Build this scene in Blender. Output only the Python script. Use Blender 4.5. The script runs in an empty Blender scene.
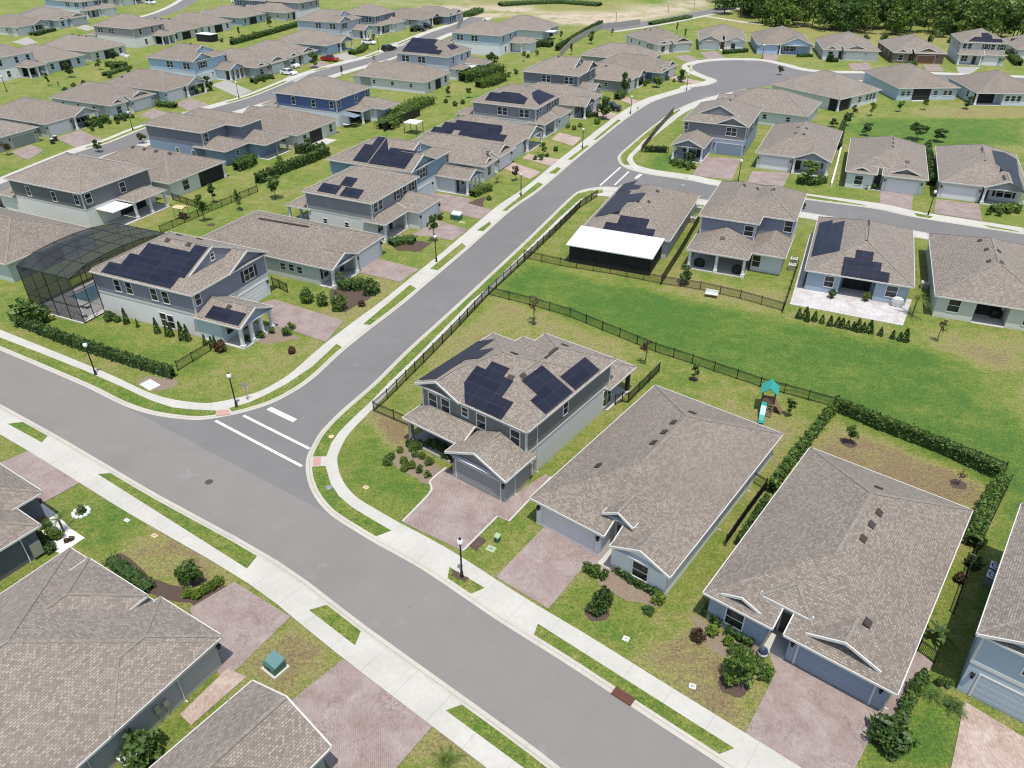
import bpy, math, random
import numpy as np
from mathutils import Vector, Matrix
from mathutils.geometry import tessellate_polygon
R=math.radians
random.seed(7); RN=np.random.default_rng(7)
sc=bpy.context.scene
col=bpy.data.collections.new('scene'); sc.collection.children.link(col)

# ---------------------------------------------------------------- camera
CAMH=45.0; FPX=761.0; PITCH=R(33.63); ROLL=R(.23)
_F=np.array([0,math.cos(PITCH),-math.sin(PITCH)]); _r=np.array([1,0,0.]); _d=np.cross(_F,_r)
_c,_s=math.cos(ROLL),math.sin(ROLL)
RX=_c*_r+_s*_d; DY=-_s*_r+_c*_d
cd=bpy.data.cameras.new('camera'); cam=bpy.data.objects.new('camera',cd); sc.collection.objects.link(cam)
cd.sensor_width=36; cd.lens=36*FPX/1024; cd.clip_end=6000; cd.clip_start=.5
M=Matrix.Identity(4)
for i in range(3):
    M[i][0]=RX[i]; M[i][1]=-DY[i]; M[i][2]=-_F[i]
M[2][3]=CAMH
cam.matrix_world=M; sc.camera=cam
CAM=np.array([0,0,CAMH])
def ray(px,py): return _F*FPX+RX*(px-512)+DY*(py-384)
def P(px,py,z=0.0):
    """survey: the point of the level z that the photograph shows at this pixel"""
    r=ray(px,py); t=(z-CAMH)/r[2]; q=CAM+r*t
    return Vector((q[0],q[1],z))

# ---------------------------------------------------------------- helpers
def link(o,parent=None):
    col.objects.link(o)
    if parent is not None: o.parent=parent
    return o
def tag(o,label=None,cat=None,group=None,kind=None):
    if label: o['label']=label
    if cat: o['category']=cat
    if group: o['group']=group
    if kind: o['kind']=kind
    return o
def thing(name,label,cat,loc=(0,0,0),rz=0,group=None):
    o=bpy.data.objects.new(name,None); o.empty_display_size=.3; link(o)
    o.location=loc; o.rotation_euler=(0,0,rz)
    return tag(o,label,cat,group)
def inst(name,me,parent=None,loc=(0,0,0),rz=0,s=1):
    o=bpy.data.objects.new(name,me); link(o,parent); o.location=loc; o.rotation_euler=(0,0,rz)
    o.scale=(s,s,s) if not isinstance(s,tuple) else s
    return o
def copy_tree(o,parent=None):
    c=o.copy(); col.objects.link(c)
    if parent is not None: c.parent=parent
    for ch in list(o.children): copy_tree(ch,c)
    return c
class MB:
    def __init__(s): s.v=[]; s.f=[]; s.uv=[]; s.mi=[]
    def poly(s,pts,uv=None,mi=0):
        n=len(s.v); s.v+= [tuple(p) for p in pts]; s.f.append(tuple(range(n,n+len(pts)))); s.uv.append(uv); s.mi.append(mi)
    def box(s,x0,y0,z0,x1,y1,z1,mi=0,bottom=True,top=True):
        a=[(x0,y0),(x1,y0),(x1,y1),(x0,y1)]
        for i in range(4):
            p,q=a[i],a[(i+1)%4]
            s.poly([(*p,z0),(*q,z0),(*q,z1),(*p,z1)],mi=mi)
        if top: s.poly([(*p,z1) for p in a],mi=mi)
        if bottom: s.poly([(*p,z0) for p in a[::-1]],mi=mi)
    def prism(s,pts,z0,z1,mi=0,sides=True):
        """flat outline (any simple polygon) raised from z0 to z1"""
        for t in tessellate_polygon([[Vector((p[0],p[1],0)) for p in pts]]):
            s.poly([(pts[i][0],pts[i][1],z1) for i in t],mi=mi)
        if sides:
            n=len(pts)
            for i in range(n):
                p,q=pts[i],pts[(i+1)%n]
                s.poly([(p[0],p[1],z0),(q[0],q[1],z0),(q[0],q[1],z1),(p[0],p[1],z1)],mi=mi)
    def beam(s,p,q,w,h,up=.01,mi=0):
        """board from p to q: w = sideways vector, h = drop below, up = rise above"""
        p=Vector(p);q=Vector(q);w=Vector(w);U=Vector((0,0,up));D=Vector((0,0,-h))
        a=[p+D,p+w+D,p+w+U,p+U]; b=[q+D,q+w+D,q+w+U,q+U]
        for i in range(4):
            j=(i+1)%4; s.poly([a[i],b[i],b[j],a[j]],mi=mi)
        s.poly(a,mi=mi); s.poly(b[::-1],mi=mi)
    def bar(s,p,q,r,n=6,r2=None,mi=0,cap=True):
        p=Vector(p);q=Vector(q);d=(q-p)
        if d.length<1e-6: return
        d.normalize(); a=d.orthogonal().normalized(); b=d.cross(a); r2=r if r2 is None else r2
        A=[p+(a*math.cos(2*math.pi*i/n)+b*math.sin(2*math.pi*i/n))*r for i in range(n)]
        B=[q+(a*math.cos(2*math.pi*i/n)+b*math.sin(2*math.pi*i/n))*r2 for i in range(n)]
        for i in range(n):
            j=(i+1)%n; s.poly([A[i],A[j],B[j],B[i]],mi=mi)
        if cap: s.poly(B,mi=mi); s.poly(A[::-1],mi=mi)
    def lathe(s,prof,n=10,c=(0,0),mi=0):
        for k in range(len(prof)-1):
            (r0,z0),(r1,z1)=prof[k],prof[k+1]
            for i in range(n):
                a,b=2*math.pi*i/n,2*math.pi*(i+1)/n
                s.poly([(c[0]+r0*math.cos(a),c[1]+r0*math.sin(a),z0),(c[0]+r0*math.cos(b),c[1]+r0*math.sin(b),z0),
                        (c[0]+r1*math.cos(b),c[1]+r1*math.sin(b),z1),(c[0]+r1*math.cos(a),c[1]+r1*math.sin(a),z1)],mi=mi)
    def mesh(s,name,mats,smooth=False):
        me=bpy.data.meshes.new(name); me.from_pydata(s.v,[],s.f)
        for m in (mats if isinstance(mats,(list,tuple)) else [mats]): me.materials.append(m)
        if any(u is not None for u in s.uv):
            l=me.uv_layers.new(name='UVMap'); i=0
            for f,u in zip(s.f,s.uv):
                for k in range(len(f)):
                    if u is not None: l.data[i].uv=u[k]
                    i+=1
        if any(s.mi): me.polygons.foreach_set('material_index',s.mi)
        if smooth: me.polygons.foreach_set('use_smooth',[True]*len(s.f))
        me.update(); return me
    def build(s,name,mats,parent=None,loc=(0,0,0),rz=0,smooth=False):
        return inst(name,s.mesh(name,mats,smooth),parent,loc,rz)

# ---------------------------------------------------------------- materials
class NT:
    def __init__(s,name):
        s.m=bpy.data.materials.new(name); s.m.use_nodes=True; s.t=s.m.node_tree; s.t.nodes.clear()
        s.out=s.n('ShaderNodeOutputMaterial'); s.b=s.n('ShaderNodeBsdfPrincipled'); s.l(s.b.outputs[0],s.out.inputs[0])
    def n(s,k,**kw):
        o=s.t.nodes.new(k)
        for a,v in kw.items():
            if a.startswith('i_'):
                key=a[2:]; key=int(key) if key.isdigit() else key.replace('_',' ')
                o.inputs[key].default_value=v
            else: setattr(o,a,v)
        return o
    def l(s,a,b): s.t.links.new(a,b)
    def set(s,**kw):
        for k,v in kw.items():
            i=s.b.inputs[k.replace('_',' ')]
            if hasattr(v,'links') or hasattr(v,'is_linked'): s.l(v,i)
            else: i.default_value=v
    def pos(s): return s.n('ShaderNodeNewGeometry').outputs['Position']
    def obj(s): return s.n('ShaderNodeTexCoord').outputs['Object']
    def noise(s,vec,scale,detail=3,rough=.55,dist=0):
        o=s.n('ShaderNodeTexNoise'); o.inputs['Scale'].default_value=scale; o.inputs['Detail'].default_value=detail
        o.inputs['Roughness'].default_value=rough; o.inputs['Distortion'].default_value=dist
        if vec is not None: s.l(vec,o.inputs['Vector'])
        return o.outputs['Fac']
    def ramp(s,fac,stops):
        o=s.n('ShaderNodeValToRGB'); e=o.color_ramp.elements
        while len(e)<len(stops): e.new(.5)
        for k,(p,c) in zip(e,stops): k.position=p; k.color=(*c,1) if len(c)==3 else c
        s.l(fac,o.inputs[0]); return o.outputs[0]
    def val(s,fac,a,b,c=0.,d=1.):
        o=s.n('ShaderNodeMapRange'); o.inputs[1].default_value=a;o.inputs[2].default_value=b;o.inputs[3].default_value=c;o.inputs[4].default_value=d
        s.l(fac,o.inputs[0]); return o.outputs[0]
    def mix(s,fac,a,b,mode='MIX'):
        o=s.n('ShaderNodeMix',data_type='RGBA',blend_type=mode)
        for v,i in ((fac,0),(a,6),(b,7)):
            if hasattr(v,'is_linked'): s.l(v,o.inputs[i])
            elif i==0: o.inputs[i].default_value=v
            else: o.inputs[i].default_value=(*v,1)
        return o.outputs[2]
    def math(s,op,a,b=0.):
        o=s.n('ShaderNodeMath',operation=op)
        for v,i in ((a,0),(b,1)):
            if hasattr(v,'is_linked'): s.l(v,o.inputs[i])
            else: o.inputs[i].default_value=v
        return o.outputs[0]
    def attr(s,name): return s.n('ShaderNodeAttribute',attribute_name=name).outputs['Fac']
    def bump(s,h,strength=.3,dist=.02):
        o=s.n('ShaderNodeBump'); o.inputs['Strength'].default_value=strength; o.inputs['Distance'].default_value=dist
        s.l(h,o.inputs['Height']); s.l(o.outputs[0],s.b.inputs['Normal'])
def plain(name,c,rough=.6,metal=0.,var=.12,scale=2.):
    t=NT(name); n=t.noise(t.obj(),scale,4)
    t.set(Base_Color=t.mix(n,tuple(k*(1-var) for k in c),tuple(min(1,k*(1+var)) for k in c)),Roughness=rough,Metallic=metal); return t.m
_mc={}
def stucco(c):
    k=('st',c)
    if k not in _mc:
        t=NT('stucco'); o=t.obj(); n=t.noise(o,.6,4); f=t.noise(o,30,2)
        a=t.mix(n,tuple(v*.93 for v in c),tuple(min(.9,v*1.05) for v in c))
        z=t.n('ShaderNodeSeparateXYZ'); t.l(o,z.inputs[0])
        st=t.math('MULTIPLY',t.val(z.outputs[2],.05,.35,.28,0),t.noise(o,3,4))   # splash-back dirt at the plinth
        t.set(Base_Color=t.mix(st,a,(.2,.17,.13)),Roughness=.85); t.bump(f,.25,.01); _mc[k]=t.m
    return _mc[k]
def siding(c):
    k=('sd',c)
    if k not in _mc:
        t=NT('lap_siding'); o=t.obj(); n=t.noise(o,.8,4)
        z=t.n('ShaderNodeSeparateXYZ'); t.l(o,z.inputs[0])
        fr=t.math('FRACT',t.math('DIVIDE',z.outputs[2],.19))
        a=t.mix(n,tuple(v*.9 for v in c),tuple(min(.9,v*1.08) for v in c))
        t.set(Base_Color=t.mix(t.math('LESS_THAN',fr,.07),a,tuple(v*.55 for v in c)),Roughness=.7); t.bump(fr,.5,.02); _mc[k]=t.m
    return _mc[k]
def shingle():
    t=NT('roof_shingle'); uv=t.n('ShaderNodeTexCoord').outputs['UV']
    br=t.n('ShaderNodeTexBrick',offset=.5); t.l(uv,br.inputs['Vector'])
    br.inputs['Scale'].default_value=1; br.inputs['Brick Width'].default_value=.24; br.inputs['Row Height'].default_value=.155
    br.inputs['Mortar Size'].default_value=.02; br.inputs['Mortar Smooth'].default_value=.2; br.inputs['Bias'].default_value=0
    br.inputs['Color1'].default_value=(0,0,0,1); br.inputs['Color2'].default_value=(1,1,1,1); br.inputs['Mortar'].default_value=(.25,.25,.25,1)
    cols=t.ramp(br.outputs['Color'],[(0,(.15,.125,.1)),(.35,(.2,.17,.138)),(.6,(.245,.211,.174)),(1,(.325,.286,.24))])
    big=t.noise(uv,.22,4,.6); oi=t.n('ShaderNodeObjectInfo').outputs['Random']
    c=t.mix(t.math('MULTIPLY',br.outputs['Fac'],.9),cols,(.105,.086,.07))
    fine=t.noise(uv,9,3,.7)
    c=t.mix(.25,c,t.ramp(fine,[(.3,(.115,.1,.083)),(.5,(.21,.187,.158)),(.72,(.33,.3,.262))]))
    c=t.mix(1.,c,t.ramp(big,[(.25,(.9,.9,.91)),(.75,(1.09,1.08,1.07))]),'MULTIPLY')
    c=t.mix(1.,c,t.ramp(oi,[(0,(.93,.91,.9)),(1,(1.06,1.05,1.05))]),'MULTIPLY')
    t.set(Base_Color=c,Roughness=.92); t.bump(br.outputs['Color'],.5,.015); return t.m
def shingle_cap():
    t=NT('ridge_cap_shingle'); n=t.noise(t.obj(),5,3,.7)
    t.set(Base_Color=t.ramp(n,[(.3,(.135,.116,.096)),(.55,(.215,.19,.16)),(.75,(.3,.27,.235))]),Roughness=.92); return t.m
def grass_node(t,lush,dry,sand=None):
    p=t.pos(); a=t.noise(p,.09,5,.6); b=t.noise(p,.55,5,.65,.4); k=t.noise(p,1.7,5,.75,.3); c=t.noise(p,4.2,3,.75); d=t.noise(p,11,3,.8)
    m=t.math('ADD',t.math('MULTIPLY',a,.40),t.math('ADD',t.math('MULTIPLY',b,.46),t.math('MULTIPLY',k,.42)))
    m=t.math('ADD',m,t.math('SUBTRACT',t.math('MULTIPLY',dry,.22),t.math('MULTIPLY',lush,.155)))
    g=t.ramp(m,[(.38,(.062,.145,.013)),(.5,(.112,.182,.021)),(.6,(.178,.215,.036)),(.7,(.262,.245,.085)),(.84,(.225,.165,.085))])
    g=t.mix(1.,g,t.ramp(d,[(.3,(.5,.53,.5)),(.5,(.98,.98,.98)),(.7,(1.5,1.46,1.36))]),'MULTIPLY')
    g=t.mix(1.,g,t.ramp(c,[(.3,(.52,.57,.55)),(.5,(.98,.98,.97)),(.7,(1.42,1.37,1.25))]),'MULTIPLY')
    if sand is not None:
        s=t.math('MULTIPLY',sand,t.val(t.noise(p,.07,5,.7),.36,.52))
        g=t.mix(s,g,t.ramp(t.noise(p,.5,4,.7),[(.3,(.36,.29,.2)),(.7,(.52,.44,.33))]))
    t.set(Base_Color=g,Roughness=.95); t.bump(t.math('ADD',d,t.math('MULTIPLY',c,1.2)),1.,.12)
def ground_mat():
    t=NT('lawn_ground'); grass_node(t,t.attr('lush'),t.attr('dry'),t.attr('sand')); return t.m
def verge_mat():
    t=NT('verge_grass'); v=t.n('ShaderNodeValue'); v.outputs[0].default_value=.8; w=t.n('ShaderNodeValue'); w.outputs[0].default_value=.2
    grass_node(t,v.outputs[0],w.outputs[0]); return t.m
def asphalt(base,name):
    t=NT(name); p=t.pos(); a=t.noise(p,.05,5,.6,.6); b=t.noise(p,.4,5,.6); c=t.noise(p,40,2,.7)
    g=t.ramp(a,[(.3,tuple(v*.93 for v in base)),(.5,base),(.72,tuple(v*1.07 for v in base))])
    g=t.mix(1.,g,t.ramp(b,[(.3,(.95,.95,.95)),(.7,(1.04,1.04,1.04))]),'MULTIPLY')
    g=t.mix(1.,g,t.ramp(c,[(.3,(.8,.8,.8)),(.7,(1.2,1.2,1.2))]),'MULTIPLY')
    st=t.noise(p,1.1,2,.5); g=t.mix(t.val(st,.74,.8,0,.45),g,(.03,.03,.03)); lt=t.noise(p,.16,6,.75,1.2); g=t.mix(t.val(lt,.6,.72,0,.3),g,(.34,.32,.3))
    t.set(Base_Color=g,Roughness=.9); t.bump(c,.3,.01); return t.m
def concrete(c,name,joint=3.04):
    t=NT(name); p=t.pos(); a=t.noise(p,.25,5,.65); b=t.noise(p,3,4,.7)
    g=t.ramp(a,[(.3,tuple(v*.9 for v in c)),(.7,tuple(min(.8,v*1.06) for v in c))])
    g=t.mix(1.,g,t.ramp(b,[(.3,(.93,.93,.92)),(.7,(1.04,1.04,1.04))]),'MULTIPLY')
    if joint:
        u=t.n('ShaderNodeSeparateXYZ'); t.l(t.n('ShaderNodeTexCoord').outputs['UV'],u.inputs[0])
        g=t.mix(t.math('MULTIPLY',t.math('LESS_THAN',t.math('FRACT',t.math('DIVIDE',u.outputs[0],joint)),.012),.5),g,tuple(v*.45 for v in c))
        st=t.noise(p,.9,4,.7); g=t.mix(t.val(st,.6,.72,0,.25),g,(.27,.255,.23))
    t.set(Base_Color=g,Roughness=.85); t.bump(t.noise(p,45,2),.15,.01); return t.m
def paver(c1,c2,dk,name):
    t=NT(name); p=t.obj(); mp=t.n('ShaderNodeMapping'); mp.inputs['Rotation'].default_value=(0,0,R(37+45)); t.l(p,mp.inputs[0])
    br=t.n('ShaderNodeTexBrick',offset=.5); t.l(mp.outputs[0],br.inputs['Vector'])
    for k,v in (('Scale',1),('Brick Width',.24),('Row Height',.12),('Mortar Size',.006)): br.inputs[k].default_value=v
    br.inputs['Color1'].default_value=(*c1,1); br.inputs['Color2'].default_value=(*c2,1); br.inputs['Mortar'].default_value=(*dk,1)
    a=t.noise(p,.5,5,.7,.5); g=t.mix(1.,br.outputs['Color'],t.ramp(a,[(.3,(.8,.74,.72)),(.47,(.97,.95,.94)),(.55,(1.04,1.05,1.05)),(.72,(1.2,1.24,1.25))]),'MULTIPLY')
    blot=t.math('MULTIPLY',t.val(t.noise(p,.45,4,.65),.5,.62),t.val(t.noise(p,5,3,.7),.5,.6)); g=t.mix(t.math('MULTIPLY',blot,.62),g,dk)
    t.set(Base_Color=g,Roughness=.85); t.bump(br.outputs['Fac'],.2,-.008); return t.m
def leafm(name,c1,c2,c3,tr=.35,tint=False):
    t=NT(name); g=t.n('ShaderNodeNewGeometry'); ri=g.outputs['Random Per Island']; oi=t.n('ShaderNodeObjectInfo').outputs['Random']
    c=t.ramp(ri,[(0,c1),(.5,c2),(1,c3)]); c=t.mix(1.,c,t.ramp(oi,[(0,(.8,.82,.8)),(1,(1.2,1.15,1.1))]),'MULTIPLY')
    if tint: c=t.mix(1.,c,t.ramp(t.attr('tint'),[(0,(.62,.72,.7)),(.5,(1.1,1.08,1)),(1,(1.75,1.5,1.15))]),'MULTIPLY')
    t.set(Base_Color=c,Roughness=.55); tl=t.n('ShaderNodeBsdfTranslucent'); t.l(c,tl.inputs[0])
    mx=t.n('ShaderNodeMixShader'); mx.inputs[0].default_value=tr; t.l(t.b.outputs[0],mx.inputs[1]); t.l(tl.outputs[0],mx.inputs[2]); t.l(mx.outputs[0],t.out.inputs[0]); return t.m
def solar():
    t=NT('solar_glass'); uv=t.n('ShaderNodeTexCoord').outputs['UV']
    br=t.n('ShaderNodeTexBrick',offset=0.); t.l(uv,br.inputs['Vector'])
    for k,v in (('Scale',1),('Brick Width',1.72),('Row Height',1.04),('Mortar Size',.012)): br.inputs[k].default_value=v
    br.inputs['Color1'].default_value=(.012,.014,.026,1); br.inputs['Color2'].default_value=(.018,.02,.034,1); br.inputs['Mortar'].default_value=(.055,.058,.068,1)
    t.set(Base_Color=br.outputs['Color'],Roughness=.4); t.b.inputs['Specular IOR Level'].default_value=.18; return t.m
def screen(name,c,alpha):
    t=NT(name); t.set(Base_Color=(*c,1),Roughness=.8); tr=t.n('ShaderNodeBsdfTransparent'); mx=t.n('ShaderNodeMixShader'); mx.inputs[0].default_value=alpha
    t.l(tr.outputs[0],mx.inputs[1]); t.l(t.b.outputs[0],mx.inputs[2]); t.l(mx.outputs[0],t.out.inputs[0]); return t.m
def glassm():
    t=NT('window_glass'); n=t.noise(t.pos(),.7,2)
    t.set(Base_Color=t.ramp(n,[(.35,(.008,.01,.012)),(.65,(.035,.045,.045))]),Roughness=.08); return t.m
MT=dict(
 shingle=shingle(),cap=shingle_cap(),ground=ground_mat(),verge=verge_mat(),
 asphA=asphalt((.19,.175,.16),'worn_asphalt'),asphB=asphalt((.152,.147,.141),'grey_asphalt'),
 walk=concrete((.44,.425,.378),'sidewalk_concrete'),curb=concrete((.43,.405,.345),'curb_concrete',3.04),kjoint=plain('kerb_joint',(.25,.235,.21),.9),slab=concrete((.45,.435,.4),'slab_concrete',0),
 paver=paver((.258,.202,.182),(.295,.24,.219),(.14,.1,.09),'pink_paver'),paverg=paver((.33,.25,.21),(.42,.335,.285),(.19,.15,.125),'tan_paver'),paverl=paver((.42,.4,.385),(.52,.5,.485),(.3,.285,.275),'pale_paver'),
 ribwhite=plain('white_panel',(.56,.56,.555),.45,var=.06,scale=.8),white=plain('white_paint',(.68,.68,.665),.5,var=.04),trim=plain('white_trim',(.55,.54,.5),.5,var=.05),road_paint=plain('road_paint',(.62,.61,.57),.8,var=.16,scale=5),
 black=plain('black_metal',(.018,.018,.018),.45,.3),dark=plain('dark_bronze',(.03,.028,.026),.5),vent=plain('vent_brown',(.045,.034,.028),.6),
 glass=glassm(),solar=solar(),screen=screen('insect_screen',(.012,.013,.014),.93),cage=screen('cage_screen',(.03,.034,.038),.62),
 globe=plain('lamp_globe',(.8,.8,.78),.2,var=.02),steel=plain('grey_steel',(.4,.4,.4),.4,.6),iron=plain('cast_iron',(.09,.06,.045),.7,.3),rust=plain('rust_grate',(.11,.04,.028),.8),
 tactile=plain('red_tactile',(.42,.235,.19),.8),mulch=plain('mulch',(.075,.05,.036),.95,var=.5,scale=7),mulchg=plain('tan_mulch',(.2,.155,.11),.95,var=.5,scale=6),gravel=plain('white_gravel',(.66,.63,.58),.9,var=.25,scale=9),
 teal=plain('teal_plastic',(.02,.27,.23),.35),wood=plain('brown_wood',(.2,.12,.07),.8,var=.3),tan=plain('tan_canvas',(.55,.4,.22),.8),bark=plain('bark',(.13,.095,.07),.9,var=.3),
 green_box=plain('green_steel',(.03,.1,.07),.5),greenl=plain('pale_green_lid',(.3,.38,.22),.7),rubber=plain('rubber',(.015,.015,.015),.8),
 red=plain('red_car_paint',(.3,.015,.015),.25,.2),carw=plain('white_car_paint',(.78,.78,.78),.25),cark=plain('black_car_paint',(.012,.012,.014),.2),
 stone=plain('stone_veneer',(.24,.22,.2),.9,var=.5,scale=5),door=plain('dark_door',(.04,.03,.028),.5),doorr=plain('brown_door',(.13,.06,.035),.5),
 shut=plain('black_shutter',(.012,.013,.015),.6),navy=plain('navy_shutter',(.02,.04,.07),.6),wallfence=plain('taupe_fence',(.30,.285,.26),.8,var=.08),
 leafd=leafm('leaf_dark',(.032,.072,.014),(.058,.115,.022),(.1,.165,.038)),leafm=leafm('leaf_mid',(.05,.11,.016),(.09,.165,.028),(.155,.23,.048)),
 leafl=leafm('leaf_light',(.07,.14,.012),(.13,.21,.022),(.2,.26,.04)),leaff=leafm('leaf_forest',(.058,.12,.02),(.105,.19,.034),(.18,.265,.055),.35,True),leafr=leafm('leaf_russet',(.06,.03,.015),(.1,.05,.025),(.12,.09,.03)),core=plain('shade_leaf',(.015,.03,.008),.9,var=.3),flower=plain('orange_flower',(.6,.15,.05),.7),
 cushion=plain('grey_cushion',(.5,.5,.5),.8))
# ---------------------------------------------------------------- houses
HOUSES={}
_win={}
def win_mesh(w,h,trim):
    k=('w',round(w,2),round(h,2),trim)
    if k not in _win:
        m=MB(); b=.09
        m.box(-w/2-b,-.05,-h/2-b,-w/2,.0,h/2+b); m.box(w/2,-.05,-h/2-b,w/2+b,.0,h/2+b)
        m.box(-w/2,-.05,h/2,w/2,0,h/2+b); m.box(-w/2,-.065,-h/2-b-.02,w/2,0,-h/2)
        m.box(-w/2,-.035,-.03,w/2,0,.03)
        if w>1.3: m.box(-.04,-.036,-h/2,.04,0,h/2)
        g=MB(); g.box(-w/2,-.015,-h/2,w/2,.0,h/2)
        _win[k]=(m.mesh('window',MT[trim]),g.mesh('pane',MT['glass']))
    return _win[k]
def gdoor_mesh(w,h,mat):
    k=('g',w,h,mat.name)
    if k not in _win:
        m=MB(); b=.13
        m.box(-w/2-b,-.05,0,-w/2,0,h+b); m.box(w/2,-.05,0,w/2+b,0,h+b); m.box(-w/2,-.05,h,w/2,0,h+b)
        d=MB(); n=4
        for i in range(n):
            z0=h*i/n+.012; z1=h*(i+1)/n-.012; d.box(-w/2,-.02,z0,w/2,0,z1)
            for j in range(8):
                x0=-w/2+w*j/8+.07; x1=-w/2+w*(j+1)/8-.07; d.box(x0,-.028,z0+.1,x1,-.0201,z1-.1,bottom=False)
        d.box(-w/2,-.008,0,w/2,0,h)
        _win[k]=(m.mesh('garage_frame',MT['trim']),d.mesh('garage_door',mat))
    return _win[k]
def lamp_mesh():
    if 'lamp' not in _win:
        m=MB(); m.box(-.09,-.24,-.2,.09,-.04,.12); m.box(-.13,-.28,.12,.13,0,.17); m.box(-.04,-.05,-.1,.04,0,.05); _win['lamp']=m.mesh('wall_lamp',MT['black'])
    return _win['lamp']
def vent_mesh():
    if 'vent' not in _win:
        m=MB(); m.prism([(-.32,-.25),(.32,-.25),(.32,.25),(-.32,.25)],0,.1); m.poly([(-.32,-.25,.1),(.32,-.25,.1),(.26,.25,.19),(-.26,.25,.19)])
        m.poly([(-.32,.25,.1),(.32,.25,.1),(.26,.25,.19),(-.26,.25,.19)]); m.poly([(-.32,-.25,.1),(-.26,.25,.19),(-.32,.25,.1)]); m.poly([(.32,-.25,.1),(.26,.25,.19),(.32,.25,.1)])
        _win['vent']=m.mesh('roof_vent',MT['vent'])
    return _win['vent']
ANG={'F':0,'R':R(90),'B':R(180),'L':R(-90)}
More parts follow.
